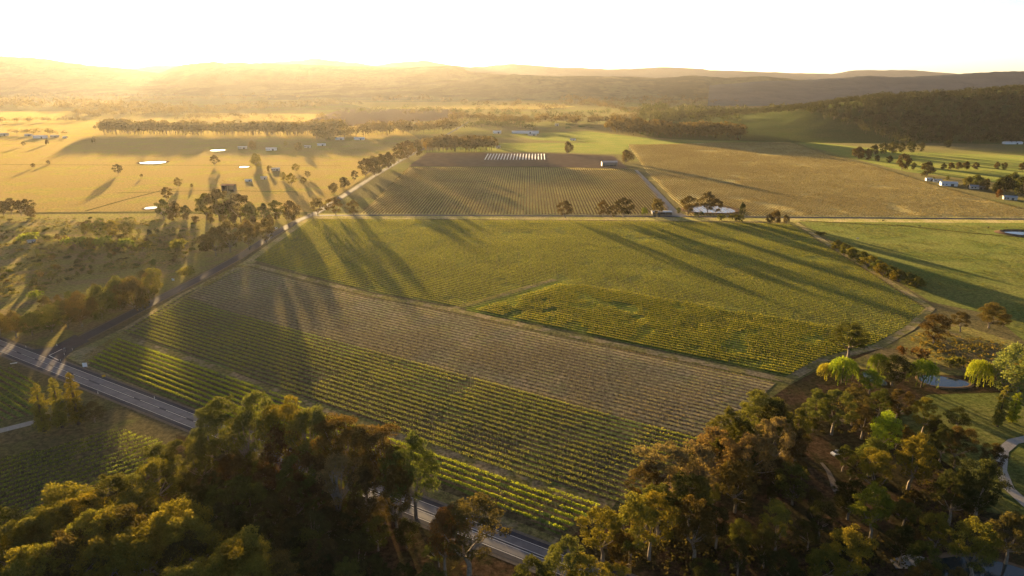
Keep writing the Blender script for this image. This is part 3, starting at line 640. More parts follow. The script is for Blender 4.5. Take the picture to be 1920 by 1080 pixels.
# along the cross road
cluster([(596,404,371,'midgum','bronze'),(630,405,369,'midgum','bronze'),(664,406,374,'midgum','bronze')], 'eucalyptus_tree', 'tree', 'three trees at the crossing', EU, 'of three at the road crossing', 'base')
cluster([(1060,409,375,'midgum','brown'),(1130,408,375,'midgum','brown'),(1148,409,384,'midgum','brown'),(1168,409,369,'midgum','brown')], 'eucalyptus_tree', 'tree', 'trees on the cross road verge', EU, 'of four on the cross road verge', 'base')
cluster([(1207,403,388,'midround','fresh',7),(1232,407,371,'midgum','bronze'),(1290,402,366,'midgum','bronze'),(1326,400,358,'midgum','brown'),(1342,402,372,'midgum','brown'),(1390,406,378,'midround','dark',6),(1272,400,388,'midround','green',5)], 'farmyard_tree', 'tree', 'trees round the driveway dam', EU, 'of seven round the driveway and its dam', 'base')
cluster([(1441,419,401,'midround','brown',7),(1456,419,393,'midround','bronze',9),(1472,419,402,'midround','brown',7)], 'round_tree', 'tree', 'clump on the cross road', EU, 'in the rounded clump right of the dam', 'base')
cluster([(1352,413,400,'shrub','olive'),(1379,414,400,'shrub','gold'),(1310,407,396,'shrub','green'),(1538,441,433,'shrub','dark')], 'shrub', 'shrub', 'shrubs near the driveway dam', {'': 'small shrub'}, 'of four along the far edge of the green vineyard', 'base')
# side road
cluster([(627,362,342,'midround','brown'),(645,353,331,'midround','brown'),(664,340,319,'midgum','brown'),(686,333,296,'midgum','brown'),(702,328,292,'midround','brown'),(716,322,288,'midgum','brown'),(728,316,284,'midround','brown'),(748,304,268,'midgum','brown'),(765,298,262,'midround','brown'),(782,292,260,'midround','brown')],
        'roadside_tree', 'tree', 'trees along the far side road', EU, 'in the line along the far side road', 'base')
cluster([(385,470,438,'midround','bronze',14),(405,480,425,'midgum','bronze',17),(432,474,412,'midgum','bronze',17),(468,468,411,'midgum','bronze',18),(500,456,408,'midgum','bronze',16)], 'eucalyptus_tree', 'tree', 'orange lit trees beside the side road', EU, 'of five glowing trees beside the side road', 'base')
cluster([(308,410,372,'midgum','olive'),(330,408,376,'midround','brown'),(350,408,384,'midround','dark'),(388,412,362,'midgum','olive'),(412,414,352,'midgum','bronze'),(430,412,372,'midround','green'),(452,416,362,'midgum','brown'),(470,416,378,'midround','olive'),(496,414,380,'midround','dark'),(519,412,374,'midgum','olive'),(545,412,375,'midround','brown')],
        'eucalyptus_tree', 'tree', 'belt of trees behind the scrub', EU, 'in the tree belt behind the scrub', 'base')
cluster([(8,404,376,'midgum','brown'),(22,402,371,'midgum','brown'),(40,404,374,'midgum','brown'),(52,402,372,'midgum','brown'),(58,408,388,'midround','brown')], 'eucalyptus_tree', 'tree', 'trees at the left edge', EU, 'of five at the left edge below the paddock', 'base')
cluster([(288,559,513,'midround','olive',12.8),(258,583,516,'midround','bronze',17.0),(226,581,517,'midround','green',15.3),(191,597,532,'midround','olive',15.3),(154,613,545,'round','bronze',15.3),(128,615,562,'round','dark',12.8),(98,623,570,'round','olive',13.6),(61,629,583,'round','green',11.9),(31,633,581,'round','bronze',11.9),(1,629,583,'round','olive',11.0),(-34,623,578,'round','dark',11.9)],
        'eucalyptus_tree', 'tree', 'thicket of trees left of the side road', EU, 'in the thicket left of the side road', 'base')
cluster([(160,440,418,'midround','olive',12),(185,442,412,'midround','olive',14),(212,442,412,'midround','gold',14),(238,440,416,'midround','olive',13)], 'large_bush', 'bush', 'large thicket in the scrub', {'olive': 'olive thicket bush', 'gold': 'golden thicket bush'}, 'of the large thicket in the scrub', 'base')
cluster([(143,461,442,'shrub','fresh'),(158,464,448,'shrub','green'),(178,466,444,'shrub','gold'),(202,464,440,'shrub','fresh'),(222,467,446,'shrub','olive'),(240,466,442,'shrub','fresh'),(268,466,448,'shrub','gold'),(60,452,434,'shrub','fresh'),(40,452,440,'shrub','lime'),(92,452,438,'shrub','olive'),(68,560,543,'shrub','fresh',9),(122,455,440,'shrub','bronze'),(335,470,445,'shrub','gold'),(348,516,498,'shrub','gold'),(295,520,500,'shrub','gold')],
        'shrub', 'shrub', 'larger shrubs in the scrub', {'': 'leafy shrub', 'fresh': 'fresh green shrub', 'lime': 'lime shrub', 'gold': 'golden shrub', 'olive': 'olive shrub', 'green': 'dark green shrub', 'bronze': 'bronze shrub'}, 'among larger shrubs of the scrub', 'base')
# trees standing alone in the golden paddock
for px, b, t, kd, col, lab in [(222,327,307,'midgum','brown','leaning small tree alone in the golden paddock'),(403,311,290,'midgum','bronze','round topped tree casting a shadow in the golden paddock'),(480,312,286,'midround','gold','broad pale tree beside the paddock dams'),
    (92,308,300,'midround','brown','dark low tree right of its twin by the paddock fence'),(63,315,306,'midgum','brown','small dark tree left of its twin by the paddock fence'),(175,268,257,'midround','bronze','rounded bush tree before the long tree belt'),
    (44,274,265,'midgum','brown','tiny tree near the left sheds'),(88,271,261,'midround','brown','small round tree below the white sheds'),(266,333,326,'midgum','brown','tiny lone sapling in the golden paddock'),
    (334,352,332,'midgum','bronze','bushy tree left of a smaller one above the tree belt'),(360,352,344,'midround','bronze','little tree above the tree belt'),(312,376,350,'midgum','bronze','bare topped tree rising over the tree belt'),
    (547,348,324,'midgum','gold','golden tree in the farmhouse garden'),(532,338,322,'midround','gold','spreading garden tree left of the farmhouse path'),(570,346,331,'midgum','bronze','small tree right of the farmhouse garden'),(577,334,320,'midgum','bronze','round tree behind the farmhouse garden'),(505,322,310,'midround','bronze','dark tree by the farmhouse roof'),
    (555,322,306,'midgum','gold','pale tree by the far paddock dam'),(474,282,263,'midround','bronze','wide tree left of the distant farm roofs'),(560,283,266,'midround','bronze','wide tree right of the distant farm roofs'),(536,276,264,'midgum','gold','slender tree between the distant farm roofs'),
    (1173,305,280,'midround','brown','round tree behind the open shed'),(1064,288,264,'midround','brown','tall narrow tree at the edge of the tilled field'),(926,272,257,'midround','dark','round tree at the right end of the farm belt'),
    (1738,330,302,'midround','brown','rounded tree above the white houses'),(1691,318,287,'midround','brown','tall rounded tree in the hedgerow by the right vineyard'),(1645,303,290,'midround','dark','small round tree left of the tall hedgerow tree'),(1667,306,291,'midround','dark','dark round tree in the hedgerow by the right vineyard'),(1712,318,304,'midround','dark','low dark tree right of the tall hedgerow tree')]:
    x, y, h = by_base(px, b, t); tag(plant(kd, 'lone_tree', x, y, h, None, col), lab, 'tree')
cluster([(px, b, t, 'midround', c) for px, b, t, c in [(1610,298,274,'brown'),(1625,300,278,'brown'),(1640,290,270,'dark'),(1655,288,266,'dark'),(1672,287,265,'dark'),(1690,286,266,'dark'),(1708,286,264,'dark'),(1726,284,266,'dark'),(1778,277,262,'dark')]], 'hedgerow_tree', 'tree', 'hedgerow under the wooded hill', EU, 'in the hedgerow under the wooded hill', 'base')
cluster([(px, b, t, 'midround', 'brown') for px, b, t in [(1768,318,306),(1782,318,304),(1796,318,303),(1812,318,302),(1828,318,304),(1868,317,303),(1882,318,304),(1917,320,304)]], 'hedgerow_tree', 'tree', 'row of trees on the shaded field', EU, 'in the tree row across the shaded field', 'base')
cluster([(px, b, t, 'midround', c) for px, b, t, c in [(1815,352,330,'olive'),(1828,350,326,'olive'),(1848,356,334,'bronze'),(1868,362,338,'dark'),(1885,360,328,'dark'),(1898,352,322,'olive'),(1912,366,330,'dark'),(1925,374,322,'dark'),(1872,370,354,'rust'),(1750,340,332,'green'),(1776,338,330,'olive')]], 'garden_tree', 'tree', 'trees round the houses at the right', EU, 'round the houses at the right edge', 'base')
# scattered low scrub: individuals up to a number, the small rest as one mass
scrub_poly = polyG([(0,408),(280,410),(380,420),(360,470),(330,500),(280,500),(150,520),(60,560),(0,560)])
n_s = 0
sc_pts = []
while len(sc_pts) < 115:
    px, py = rnd.uniform(0, 370), rnd.uniform(410, 560); x, y = G(px, py)
    if inside(x, y, scrub_poly) and all((x-a)**2+(y-b)**2 > 40 for a, b, _ in sc_pts): sc_pts.append((x, y, px))
sc_pts.sort(key=lambda t: t[2])
for i, (x, y, px) in enumerate(sc_pts):
    o = plant('shrub', 'scrub_bush', x, y, rnd.uniform(1.4, 3.2), rnd.uniform(3.5, 8), rnd.choice(['olive', 'green', 'dark', 'brown', 'gold']))
    tag(o, f'low scattered bush, {ordw(i)} from the left, on the rough scrub grassland', 'bush', 'low bushes scattered over the scrub')

# ------------------------------------------------------------------ woods that read as one mass
def mass(name, label, pts, col, seed, n_leaf=46, leaf=1.15):
    """pts: (x, y, z, h, w); every tree a lumpy crown of leaf clumps on a short trunk, joined"""
    rng = np.random.default_rng(seed); P = np.array(pts); n = len(P)
    d = rng.normal(size=(n, n_leaf, 3)); d[..., 2] = np.abs(d[..., 2])*.9-.25; d /= np.linalg.norm(d, axis=2, keepdims=True)
    lump = .75+.45*rng.random((n, n_leaf, 1))
    ctr = P[:, None, :3]+np.stack([d[..., 0]*P[:, 4:5]*.5, d[..., 1]*P[:, 4:5]*.5, P[:, 3:4]*(.52+.46*d[..., 2])], axis=2)*np.concatenate([lump, lump, np.ones_like(lump)], axis=2)
    V, F = leaves(ctr.reshape(-1, 3), (d+.5*rng.normal(size=d.shape)).reshape(-1, 3), (leaf*(P[:, 3]/12.0))[:, None].repeat(n_leaf, 1).ravel()*(.7+.6*rng.random(n*n_leaf)), .75, rng)
    T = np.repeat(np.clip((.2+.6*rng.random((n, 1))+.25*rng.random((n, n_leaf))).ravel(), 0, 1), 4)
    # trunks: three-sided
    ang = np.array([0, 2.09, 4.19]); r = P[:, 3:4]*.02
    base = np.stack([P[:, 0:1]+r*np.cos(ang), P[:, 1:2]+r*np.sin(ang), np.repeat(P[:, 2:3]-.5, 3, 1)], axis=2)
    top = base.copy(); top[..., 2] = P[:, 2:3]+P[:, 3:4]*.55
    tv = np.concatenate([base, top], axis=1).reshape(-1, 3); o = np.arange(n)[:, None]*6+len(V)
    tf = np.concatenate([np.stack([o[:, 0]+a, o[:, 0]+b, o[:, 0]+b+3, o[:, 0]+a+3], axis=1) for a, b in ((0, 1), (1, 2), (2, 0))])
    me = npmesh(name, np.concatenate([V, tv]), np.concatenate([F, tf]), tint=np.concatenate([T, np.full(len(tv), .2)]), mats=(M['leaf'], M['bark_dark']), midx=np.concatenate([np.zeros(len(F), int), np.ones(len(tf), int)]))
    ob = tag(link(name, me), label, 'wood', kind='stuff'); b = COL[col]; ob.color = (*b, 1); return ob
def belt(line, n, hpx, spread, seed):
    """trees along a pixel polyline; hpx = crown height in pixels; spread = depth in pixel rows"""
    r = random.Random(seed); out = []; seg = np.array(line, float); L = np.cumsum([0]+[math.dist(a, b) for a, b in zip(line, line[1:])])
    for i in range(n):
        t = r.uniform(0, L[-1]); px = np.interp(t, L, seg[:, 0]); py = np.interp(t, L, seg[:, 1])+r.uniform(-spread, spread)
        x, y = G(px, py); h = hpx*r.uniform(.7, 1.15)*y/1280*1.04; out.append((x, y, 0, h, h*r.uniform(.8, 1.25)))
    return out
mass('tree_belt', 'long dense belt of trees across the golden paddock', belt([(192,250),(300,251),(450,252),(560,252),(640,248)], 330, 21, 3.0, 1), 'bronze', 1, 60)
mass('tree_belt', 'belt of trees around the far farm left of centre', belt([(590,262),(660,256),(700,250),(760,248),(820,246),(858,242)], 130, 18, 5, 2), 'brown', 2)
mass('tree_belt', 'dark tree belt left of the tilled field', belt([(800,284),(830,283),(870,283),(905,283),(925,281)], 70, 24, 3, 3), 'brown', 3, 60)
mass('tree_belt', 'scattered tree belt behind the white barns', belt([(842,226),(900,228),(960,232),(1020,230),(1080,232),(1140,230),(1195,228)], 150, 13, 4, 4), 'brown', 4)
mass('wood', 'brown wood right of centre behind the paddock', belt([(1142,246),(1190,250),(1250,254),(1330,256),(1388,258)], 190, 22, 5, 5), 'brown', 5, 60)
mass('wood', 'wide band of woods left of the dark hill', belt([(1200,222),(1280,222),(1350,226),(1420,228),(1480,224)], 300, 16, 13, 6), 'dark', 6)
mass('wood', 'thin woods near the horizon right of centre', belt([(1050,190),(1120,196),(1200,192),(1300,190),(1420,186),(1560,178)], 260, 7.5, 8, 7), 'brown', 7, 26, 1.5)
mass('wood', 'hazy woods on the left plain below the hills', belt([(0,196),(80,198),(180,202),(280,206),(360,208)], 300, 10, 7, 8), 'bronze', 8, 30, 1.4)
mass('wood', 'hazy woods lit by the sun on the far plain', belt([(140,216),(220,214),(340,212),(460,205),(560,200),(640,196)], 330, 9, 5, 9), 'bronze', 9, 30, 1.4)
mass('wood', 'farthest tree lines on the left plain', belt([(-100,186),(100,184),(300,186),(450,184),(620,180),(760,178)], 260, 6, 4, 10), 'bronze', 10, 22, 1.6)
mass('wood', 'scattered trees across the middle plain', belt([(650,200),(720,190),(800,190),(900,200),(1000,200),(1060,206),(960,212),(760,214)], 90, 10, 3, 11), 'brown', 11, 34)
mass('orchard', 'rows of small orchard trees beyond the barns', [(x, y, 0, h*.8, h*.8) for x, y, _, h, _ in belt([(900,200),(1000,198),(1100,196),(1190,194)], 70, 6, 1.2, 12)], 'green', 12, 26)
mass('tree_belt', 'dark roadside trees in the far middle distance', belt([(870,244),(905,238),(960,240),(1000,244)], 26, 14, 2, 13), 'dark', 13)
mass('tree_belt', 'dark lines of trees along far field edges', belt([(640,214),(760,208),(860,214),(960,216),(1060,220),(1160,214),(1250,206)], 150, 9, 3, 14), 'dark', 14, 34)
mass('wood', 'dark scattered woodland under the low rise', belt([(1000,180),(1120,176),(1260,180),(1380,174),(1500,170),(1640,168)], 320, 6, 7, 15), 'dark', 15, 22, 1.6)
mass('wood', 'dark woodland left of the wooded hill', belt([(1380,236),(1440,228),(1500,222),(1560,222)], 130, 15, 6, 16), 'dark', 16)
mass('tree_belt', 'line of trees along the road to the hills', belt([(1062,186),(1110,196),(1150,206),(1200,214)], 60, 9, 2, 17), 'brown', 17)
mass('tree_belt', 'thin dark tree line across the far left plain', belt([(-60,232),(60,228),(160,226)], 60, 8, 1.5, 18), 'brown', 18, 30)
mass('tree_belt', 'tree line behind the left sheds', belt([(20,252),(80,251),(130,254)], 26, 9, 1.5, 19), 'brown', 19, 34)
mass('tree_belt', 'scattered trees beyond the long belt under the sun', belt([(330,226),(450,222),(560,226),(640,222)], 70, 9, 4, 20), 'brown', 20, 30)
mass('tree_belt', 'broken tree line at the foot of the sunlit hills', belt([(-100,176),(150,177),(330,178),(560,174),(700,172)], 160, 5, 2, 22), 'brown', 22, 20, 1.6)
# forest on the dark hill: trees stand on the hill's own surface
hp = []
rr_ = random.Random(5)
while len(hp) < 4200:
    j = rr_.uniform(1, 30); i = rr_.uniform(0, 198); j0, i0 = int(j), int(i)
    p = hill_V[j0, i0]*(1-(j-j0))+hill_V[j0+1, i0]*(j-j0); p = p+(hill_V[j0, i0+1]-hill_V[j0, i0])*(i-i0)
    px, py = PX(*p)
    if px < 1250 or px > 2350: continue
    low = np.interp(px, [1250, 1400, 1500, 1560, 1640, 1700, 2400], [224, 216, 214, 226, 258, 272, 290])
    if py > low+rr_.uniform(-3, 3): continue
    h = rr_.uniform(11, 18); hp.append((p[0], p[1], p[2]-.3, h, h*rr_.uniform(.7, 1.0)))
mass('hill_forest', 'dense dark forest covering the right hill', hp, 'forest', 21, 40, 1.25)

# ------------------------------------------------------------------ vine rows
def clip_rows(poly, ang, spacing, phase):
    a = math.radians(ang); d = np.array([math.cos(a), math.sin(a)]); p = np.array([-math.sin(a), math.cos(a)])
    P = np.array(poly); off = P@p; out = []
    k0 = math.ceil((off.min()-phase)/spacing); k1 = math.floor((off.max()-phase)/spacing)
    for q in range(k0, k1+1):
        o = phase+q*spacing; hits = []
        for i in range(len(P)):
            A, B = P[i], P[(i+1) % len(P)]; fa, fb = A@p-o, B@p-o
            if (fa > 0) != (fb > 0): t = fa/(fa-fb); hits.append(float((A+(B-A)*t)@d))
        hits.sort()
        for s0, s1 in zip(hits[::2], hits[1::2]):
            if s1-s0 > 6: out.append((o, s0, s1))
    return out, d, p
def patchy(s, o, seed, scale):
    return vnoise(np.asarray(s)/scale+seed, np.full(len(s), o/scale), seed, 3)
def row_mesh(o, s0, s1, d, p, cfg, seed, visible=None):
    """one row: leaves along the wire, posts, vine trunks, tall grass beside the foot"""
    rng = np.random.default_rng(seed); L = s1-s0; mid = d*((s0+s1)/2)+p*o
    n = int(L*cfg['leaf_n']); s = rng.uniform(s0, s1, n)
    keep = patchy(s, o, 3, cfg.get('patch', 9.0)) > cfg.get('gap', .3); s = s[keep]
    if cfg.get('vine', 0):      # bunch the leaves vine by vine
        v = cfg['vine']; f_ = rng.random()*v; s = np.round((s-f_)/v)*v+f_+rng.normal(size=len(s))*v*.26
    n = len(s); zz = cfg['z0']+(cfg['z1']-cfg['z0'])*rng.beta(2.0, 1.6, n)*(.75+.35*patchy(s, o, 9, 6.0))
    lat = rng.normal(size=n)*cfg['wid']
    c = np.stack([d[0]*s+p[0]*(o+lat)-mid[0], d[1]*s+p[1]*(o+lat)-mid[1], zz], axis=1)
    V, F = leaves(c, rng.normal(size=(n, 3))+np.array([0, 0, .3]), cfg['leaf']*(.65+.7*rng.random(n)), .7, rng)
    T = np.repeat(np.clip(.15+.7*rng.random(n), 0, 1), 4); Vs = [V]; Fs = [F]; Ts = [T]; Ms = [np.zeros(len(F), int)]
    if cfg.get('grass', 0):     # uncut grass between the rows
        m = int(L*cfg['grass']); s = rng.uniform(s0, s1, m); kp = patchy(s, o, 17, 14.0) > cfg.get('ggap', .4); s = s[kp]; m = len(s)
        lat = ROW/2+rng.normal(size=m)*.42; hh = cfg['gh']*(.5+.8*rng.random(m))
        c = np.stack([d[0]*s+p[0]*(o+lat)-mid[0], d[1]*s+p[1]*(o+lat)-mid[1], hh*.5+.05], axis=1)
        nr = rng.normal(size=(m, 3)); nr[:, 2] *= .25
        V2, F2 = leaves(c, nr, hh*.62, .75, rng, up_axis=True)
        Fs.append(F2+sum(len(v) for v in Vs)); Vs.append(V2); Ts.append(np.repeat(.2+.8*rng.random(m), 4)); Ms.append(np.full(len(F2), 1))
    if cfg.get('post', 0):      # posts and vine trunks, three-sided
        st = np.arange(s0+.2+rng.random()*5, s1, cfg['post']); hh = np.full(len(st), 1.75); rad = np.full(len(st), .06)
        if cfg.get('trunk', 0):
            s2 = np.arange(s0+rng.random()*1.6, s1, cfg['trunk']); st = np.concatenate([st, s2]); hh = np.concatenate([hh, np.full(len(s2), .95)]); rad = np.concatenate([rad, np.full(len(s2), .045)])
        m = len(st); ang = np.array([.3, 2.4, 4.5])
        cx = d[0]*st+p[0]*o-mid[0]; cy2 = d[1]*st+p[1]*o-mid[1]
        b = np.stack([cx[:, None]+rad[:, None]*np.cos(ang), cy2[:, None]+rad[:, None]*np.sin(ang), np.zeros((m, 3))], axis=2); t = b.copy(); t[..., 2] = hh[:, None]
        tv = np.concatenate([b, t], axis=1).reshape(-1, 3); oo = np.arange(m)*6+sum(len(v) for v in Vs)
        tf = np.concatenate([np.stack([oo+a, oo+c_, oo+c_+3, oo+a+3], axis=1) for a, c_ in ((0, 1), (1, 2), (2, 0))])
        Vs.append(tv); Fs.append(tf); Ts.append(np.full(len(tv), .3)); Ms.append(np.full(len(tf), 2))
    return Vs, Fs, Ts, Ms, mid
CFG = {
 'A': dict(leaf_n=30, leaf=.22, z0=.75, z1=1.75, wid=.17, gap=.24, vine=1.6, post=6.0, trunk=1.6, grass=2.0, gh=.22, ggap=.5, col=(.25, .34, .04)),
 'B': dict(leaf_n=9, leaf=.16, z0=.55, z1=1.15, wid=.12, gap=.36, vine=1.6, patch=16.0, post=6.0, trunk=3.2, grass=9.0, gh=.30, ggap=.40, col=(.16, .21, .045)),
 'C': dict(leaf_n=3.5, leaf=.17, z0=.5, z1=1.05, wid=.14, gap=.36, patch=22.0, post=9.0, grass=8.0, gh=.26, ggap=.30, col=(.18, .22, .04)),
 'B1': dict(leaf_n=4, leaf=.14, z0=.45, z1=.95, wid=.10, gap=.42, patch=20.0, post=6.0, trunk=3.2, grass=3.0, gh=.14, ggap=.5, col=(.20, .18, .07)),
 'C2': dict(leaf_n=6, leaf=.18, z0=.5, z1=1.1, wid=.15, gap=.34, patch=14.0, post=9.0, grass=13.0, gh=.42, ggap=.34, col=(.18, .25, .04)),
 'D': dict(leaf_n=6, leaf=.24, z0=.45, z1=1.25, wid=.15, gap=.16, post=8.0, grass=0, col=(.10, .085, .035)),  # foliage colour darkened to stand in for shadow bands along the rows
 'F': dict(leaf_n=2.6, leaf=.28, z0=.4, z1=1.05, wid=.16, gap=.24, patch=30.0, grass=0, col=(.13, .11, .045)),  # darkened foliage stands in for row shadows here too
 'G': dict(leaf_n=16, leaf=.24, z0=.6, z1=1.55, wid=.18, gap=.28, vine=1.6, post=6.0, trunk=1.6, grass=2.0, gh=.25, ggap=.5, col=(.15, .21, .045)),
}
M['tall_grass'] = leaf_mat('tall_grass', (.21, .24, .055), trans=.5)
def vineyard(key, poly, ang, phase, desc, group, joined=False, name='vine_row', order=1):
    cfg = CFG[key]; rows, d, p = clip_rows(poly, ang, ROW, phase); rows = rows[::order]
    if joined:
        A = [[], [], [], []]; off = 0
        for i, (o, s0, s1) in enumerate(rows):
            Vs, Fs, Ts, Ms, mid = row_mesh(o, s0, s1, d, p, cfg, 1000+i)
            V = np.concatenate(Vs)+np.array([mid[0], mid[1], .07]); A[0].append(V); A[1] += [f+off for f in Fs]; A[2] += Ts; A[3] += Ms; off += len(V)
        me = npmesh(name, np.concatenate(A[0]), np.concatenate(A[1]), tint=np.concatenate(A[2]), mats=(M['vine'], M['tall_grass'], M['post']), midx=np.concatenate(A[3]))
        ob = tag(link(name, me), desc, 'vines', kind='stuff'); ob.color = (*cfg['col'], 1); return len(rows)
    for i, (o, s0, s1) in enumerate(rows):
        if key == 'B': cfg = CFG['B1' if o > perp_phase(G(897, 712), AB) else 'B']
        parts_ = [(s0, s1, cfg)]
        if key == 'C' and o < perp_phase(G(1046, 528), AB):      # the lush end right of the diagonal track
            q0, q1 = np.array(G(866, 583)), np.array(G(1046, 528)); f = (o-q0@p)/((q1-q0)@p); sc = float((q0+(q1-q0)*f)@d)
            if f < 0: parts_ = [(s0, s1, CFG['C2'])]
            elif s0 < sc < s1: parts_ = [(s0, sc-4, cfg), (sc+4, s1, CFG['C2'])]
        Vs, Fs, Ts, Ms = [], [], [], []; mid = d*((s0+s1)/2)+p*o; pool = {}
        for a0, a1, cf in parts_:
            if a1-a0 < 3: continue
            v_, f_, t_, m_, md = row_mesh(o, a0, a1, d, p, cf, 1000*len(key)+ord(key[0])*77+i)
            off_ = 0
            for V, F, T, m in zip(v_, f_, t_, m_):
                if not len(F): continue
                q = pool.setdefault(int(m[0]), [[], [], [], 0]); q[0].append(V+np.array([md[0]-mid[0], md[1]-mid[1], 0])); q[1].append(F-F.min()+q[3]); q[2].append(T); q[3] += len(V)
        for mi in sorted(pool): q = pool[mi]; Vs.append(np.concatenate(q[0])); Fs.append(np.concatenate(q[1])); Ts.append(np.concatenate(q[2])); Ms.append(np.full(len(Fs[-1]), mi))
        near = True
        if near:                # parts: foliage, grass strip, posts and stems
            e = empty(name, (mid[0], mid[1], .07)); names = ('foliage', 'grass_strip', 'trellis')
            for V, F, T, m in zip(Vs, Fs, Ts, Ms):
                if not len(F): continue
                mi = int(m[0]); me = npmesh(names[mi], V, F-F.min(), tint=T, mats=((M['vine'], M['tall_grass'], M['post'])[mi],))
                c = link(names[mi], me, None, e); c.color = (*cfg['col'], 1)
                if mi: c['kind'] = 'stuff'
        else:
            e = link(name, npmesh(name, np.concatenate(Vs), np.concatenate(Fs), tint=np.concatenate(Ts), mats=(M['vine'], M['tall_grass'], M['post']), midx=np.concatenate(Ms)), None, None, (mid[0], mid[1], .07)); e.color = (*cfg['col'], 1)
        which = 'first' if i == 0 else ('last' if i == len(rows)-1 else ordw(i))
        tag(e, desc.format(which), 'vine row', group)
    return len(rows)
phG = 0.0
print('rows', vineyard('A', PA, AB, ph, '{} bright leafy vine row from the highway in the front vineyard', 'vine rows of the leafy front vineyard'),
 vineyard('B', PB, AB, ph, '{} sparse vine row from the mown strip in the brown vineyard', 'vine rows of the brown vineyard'),
 vineyard('C', PC, AB, ph, '{} grassy vine row from the headland track in the green middle vineyard', 'vine rows of the green middle vineyard'),
 vineyard('D', PD, 88.6, perp_phase(G(963, 400), 88.6), '{} vine row from the driveway in the vineyard behind the cross road', 'vine rows behind the cross road'),
 vineyard('F', PF, 88.6, perp_phase(G(963, 400), 88.6), 'many fine vine rows of the broad vineyard right of the driveway', '', True, 'vine_rows_far'),
 vineyard('G', PG, 43.7, 0.0, '{} vine row from the woodland in the shaded left vineyard', 'vine rows of the shaded left vineyard'),
 vineyard('G', PH, -36.0, perp_phase(G(30, 730), -36.0), '{} vine row from the poplars in the small roadside vineyard', 'vine rows of the small roadside vineyard'))

# ------------------------------------------------------------------ filler trees inside the woods and undergrowth
def filler(poly, n, hr, cols, seed, label, group, name='understory_tree', kinds=('gum', 'round'), gap=4.2):
    r = random.Random(seed); pts = []; xs = [p[0] for p in poly]; ys = [p[1] for p in poly]; tries = 0
    while len(pts) < n and tries < 6000:
        tries += 1; x, y = r.uniform(min(xs), max(xs)), r.uniform(min(ys), max(ys))
        if inside(x, y, poly) and all((x-a)**2+(y-b)**2 > gap*gap for a, b in pts): pts.append((x, y))
    pts.sort(key=lambda t: t[0]/t[1])
    for i, (x, y) in enumerate(pts):
        h = r.uniform(*hr); tag(plant(r.choice(kinds), name, x, y, h, h*r.uniform(.75, 1.0), r.choice(cols), rs=r), f'{label}, {ordw(i)} from the left', 'tree' if hr[1] > 5 else 'bush', group)
filler(polyG([(390,905),(440,890),(560,925),(700,965),(800,1000),(760,1010),(600,965),(450,935)]), 12, (8, 13), ['olive', 'brown', 'green'], 60, 'mid height tree packed behind the tall highway row', 'mid height trees behind the highway row')
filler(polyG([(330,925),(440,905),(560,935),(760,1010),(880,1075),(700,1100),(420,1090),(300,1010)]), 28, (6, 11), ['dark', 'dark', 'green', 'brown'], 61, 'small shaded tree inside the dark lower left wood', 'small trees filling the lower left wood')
filler(polyG([(0,1040),(300,970),(420,1040),(600,1075),(300,1100),(0,1100)]), 24, (12, 17), ['olive', 'dark', 'gold'], 62, 'rounded eucalypt crown filling the bottom left wood', 'crowns filling the bottom left wood', 'eucalyptus_tree')
filler(polyG([(1230,960),(1330,850),(1470,780),(1560,735),(1500,870),(1430,960),(1300,1040)]), 16, (7, 12), ['dark', 'brown', 'olive'], 63, 'small shaded tree under the grove edge', 'small trees under the grove edge')
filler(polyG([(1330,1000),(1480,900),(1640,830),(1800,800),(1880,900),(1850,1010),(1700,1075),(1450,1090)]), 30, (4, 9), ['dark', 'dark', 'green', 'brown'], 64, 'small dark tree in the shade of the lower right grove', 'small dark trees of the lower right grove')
filler(polyG([(10,620),(100,618),(205,590),(290,550),(280,520),(190,545),(40,590)]), 34, (4, 7.5), ['green', 'dark', 'olive', 'bronze'], 65, 'low tree filling the thicket beside the side road', 'low trees filling the roadside thicket', kinds=('midround',), gap=5)
filler(polyG([(60,440),(330,430),(400,440),(350,480),(300,500),(180,520),(60,540),(20,500)]), 55, (2.4, 5.2), ['green', 'dark', 'olive', 'olive', 'bronze'], 67, 'rounded scrub bush on the rough grassland', 'rounded bushes of the scrub', 'scrub_bush', ('midround', 'shrub'), 6)
filler(polyG([(300,412),(560,412),(500,425),(420,420),(310,418)]), 18, (4, 8), ['bronze', 'brown'], 66, 'low tree filling the belt behind the scrub', 'low trees filling the belt behind the scrub', kinds=('midround',), gap=6)
# rough tussocks over the scrub: nobody could count them
def tussocks(name, label, poly, n, hh, col, seed, wid=1.3):
    rng = np.random.default_rng(seed); P = np.array(poly); out = []
    while sum(len(o) for o in out) < n:
        q = rng.uniform(P.min(0), P.max(0), (n*2, 2)); kp = np.array([inside(a, b, poly) for a, b in q]); pat = vnoise(q[:, 0]/25, q[:, 1]/25, seed, 3) > .45
        out.append(q[kp & pat])
    c = np.concatenate(out)[:n]; m = 9
    h = hh*(.4+1.0*rng.random(n)**2); cc = np.repeat(np.column_stack([c, h*.45+.03]), m, 0)
    cc += np.column_stack([rng.normal(size=(n*m, 2))*wid*.4*np.repeat(h/hh, m)[:, None], np.abs(rng.normal(size=n*m))*.22*np.repeat(h, m)])
    V, F = leaves(cc, rng.normal(size=(n*m, 3)), np.repeat(h, m)*.36, .7, rng)
    o = tag(link(name, npmesh(name, V, F, tint=np.repeat(np.repeat(rng.random(n), m), 4), mats=(M['leaf'],))), label, 'grass', kind='stuff'); o.color = (*col, 1)
tussocks('scrub_tussocks', 'rough tussocks scattered over the scrub', scrub_poly, 1500, 1.1, (.11, .105, .035), 71)
tussocks('roadside_tussocks', 'rough grass tussocks above the pond', polyG([(1640,668),(1740,620),(1880,640),(1900,690),(1780,690),(1660,690)]), 500, .9, (.14, .12, .035), 72)
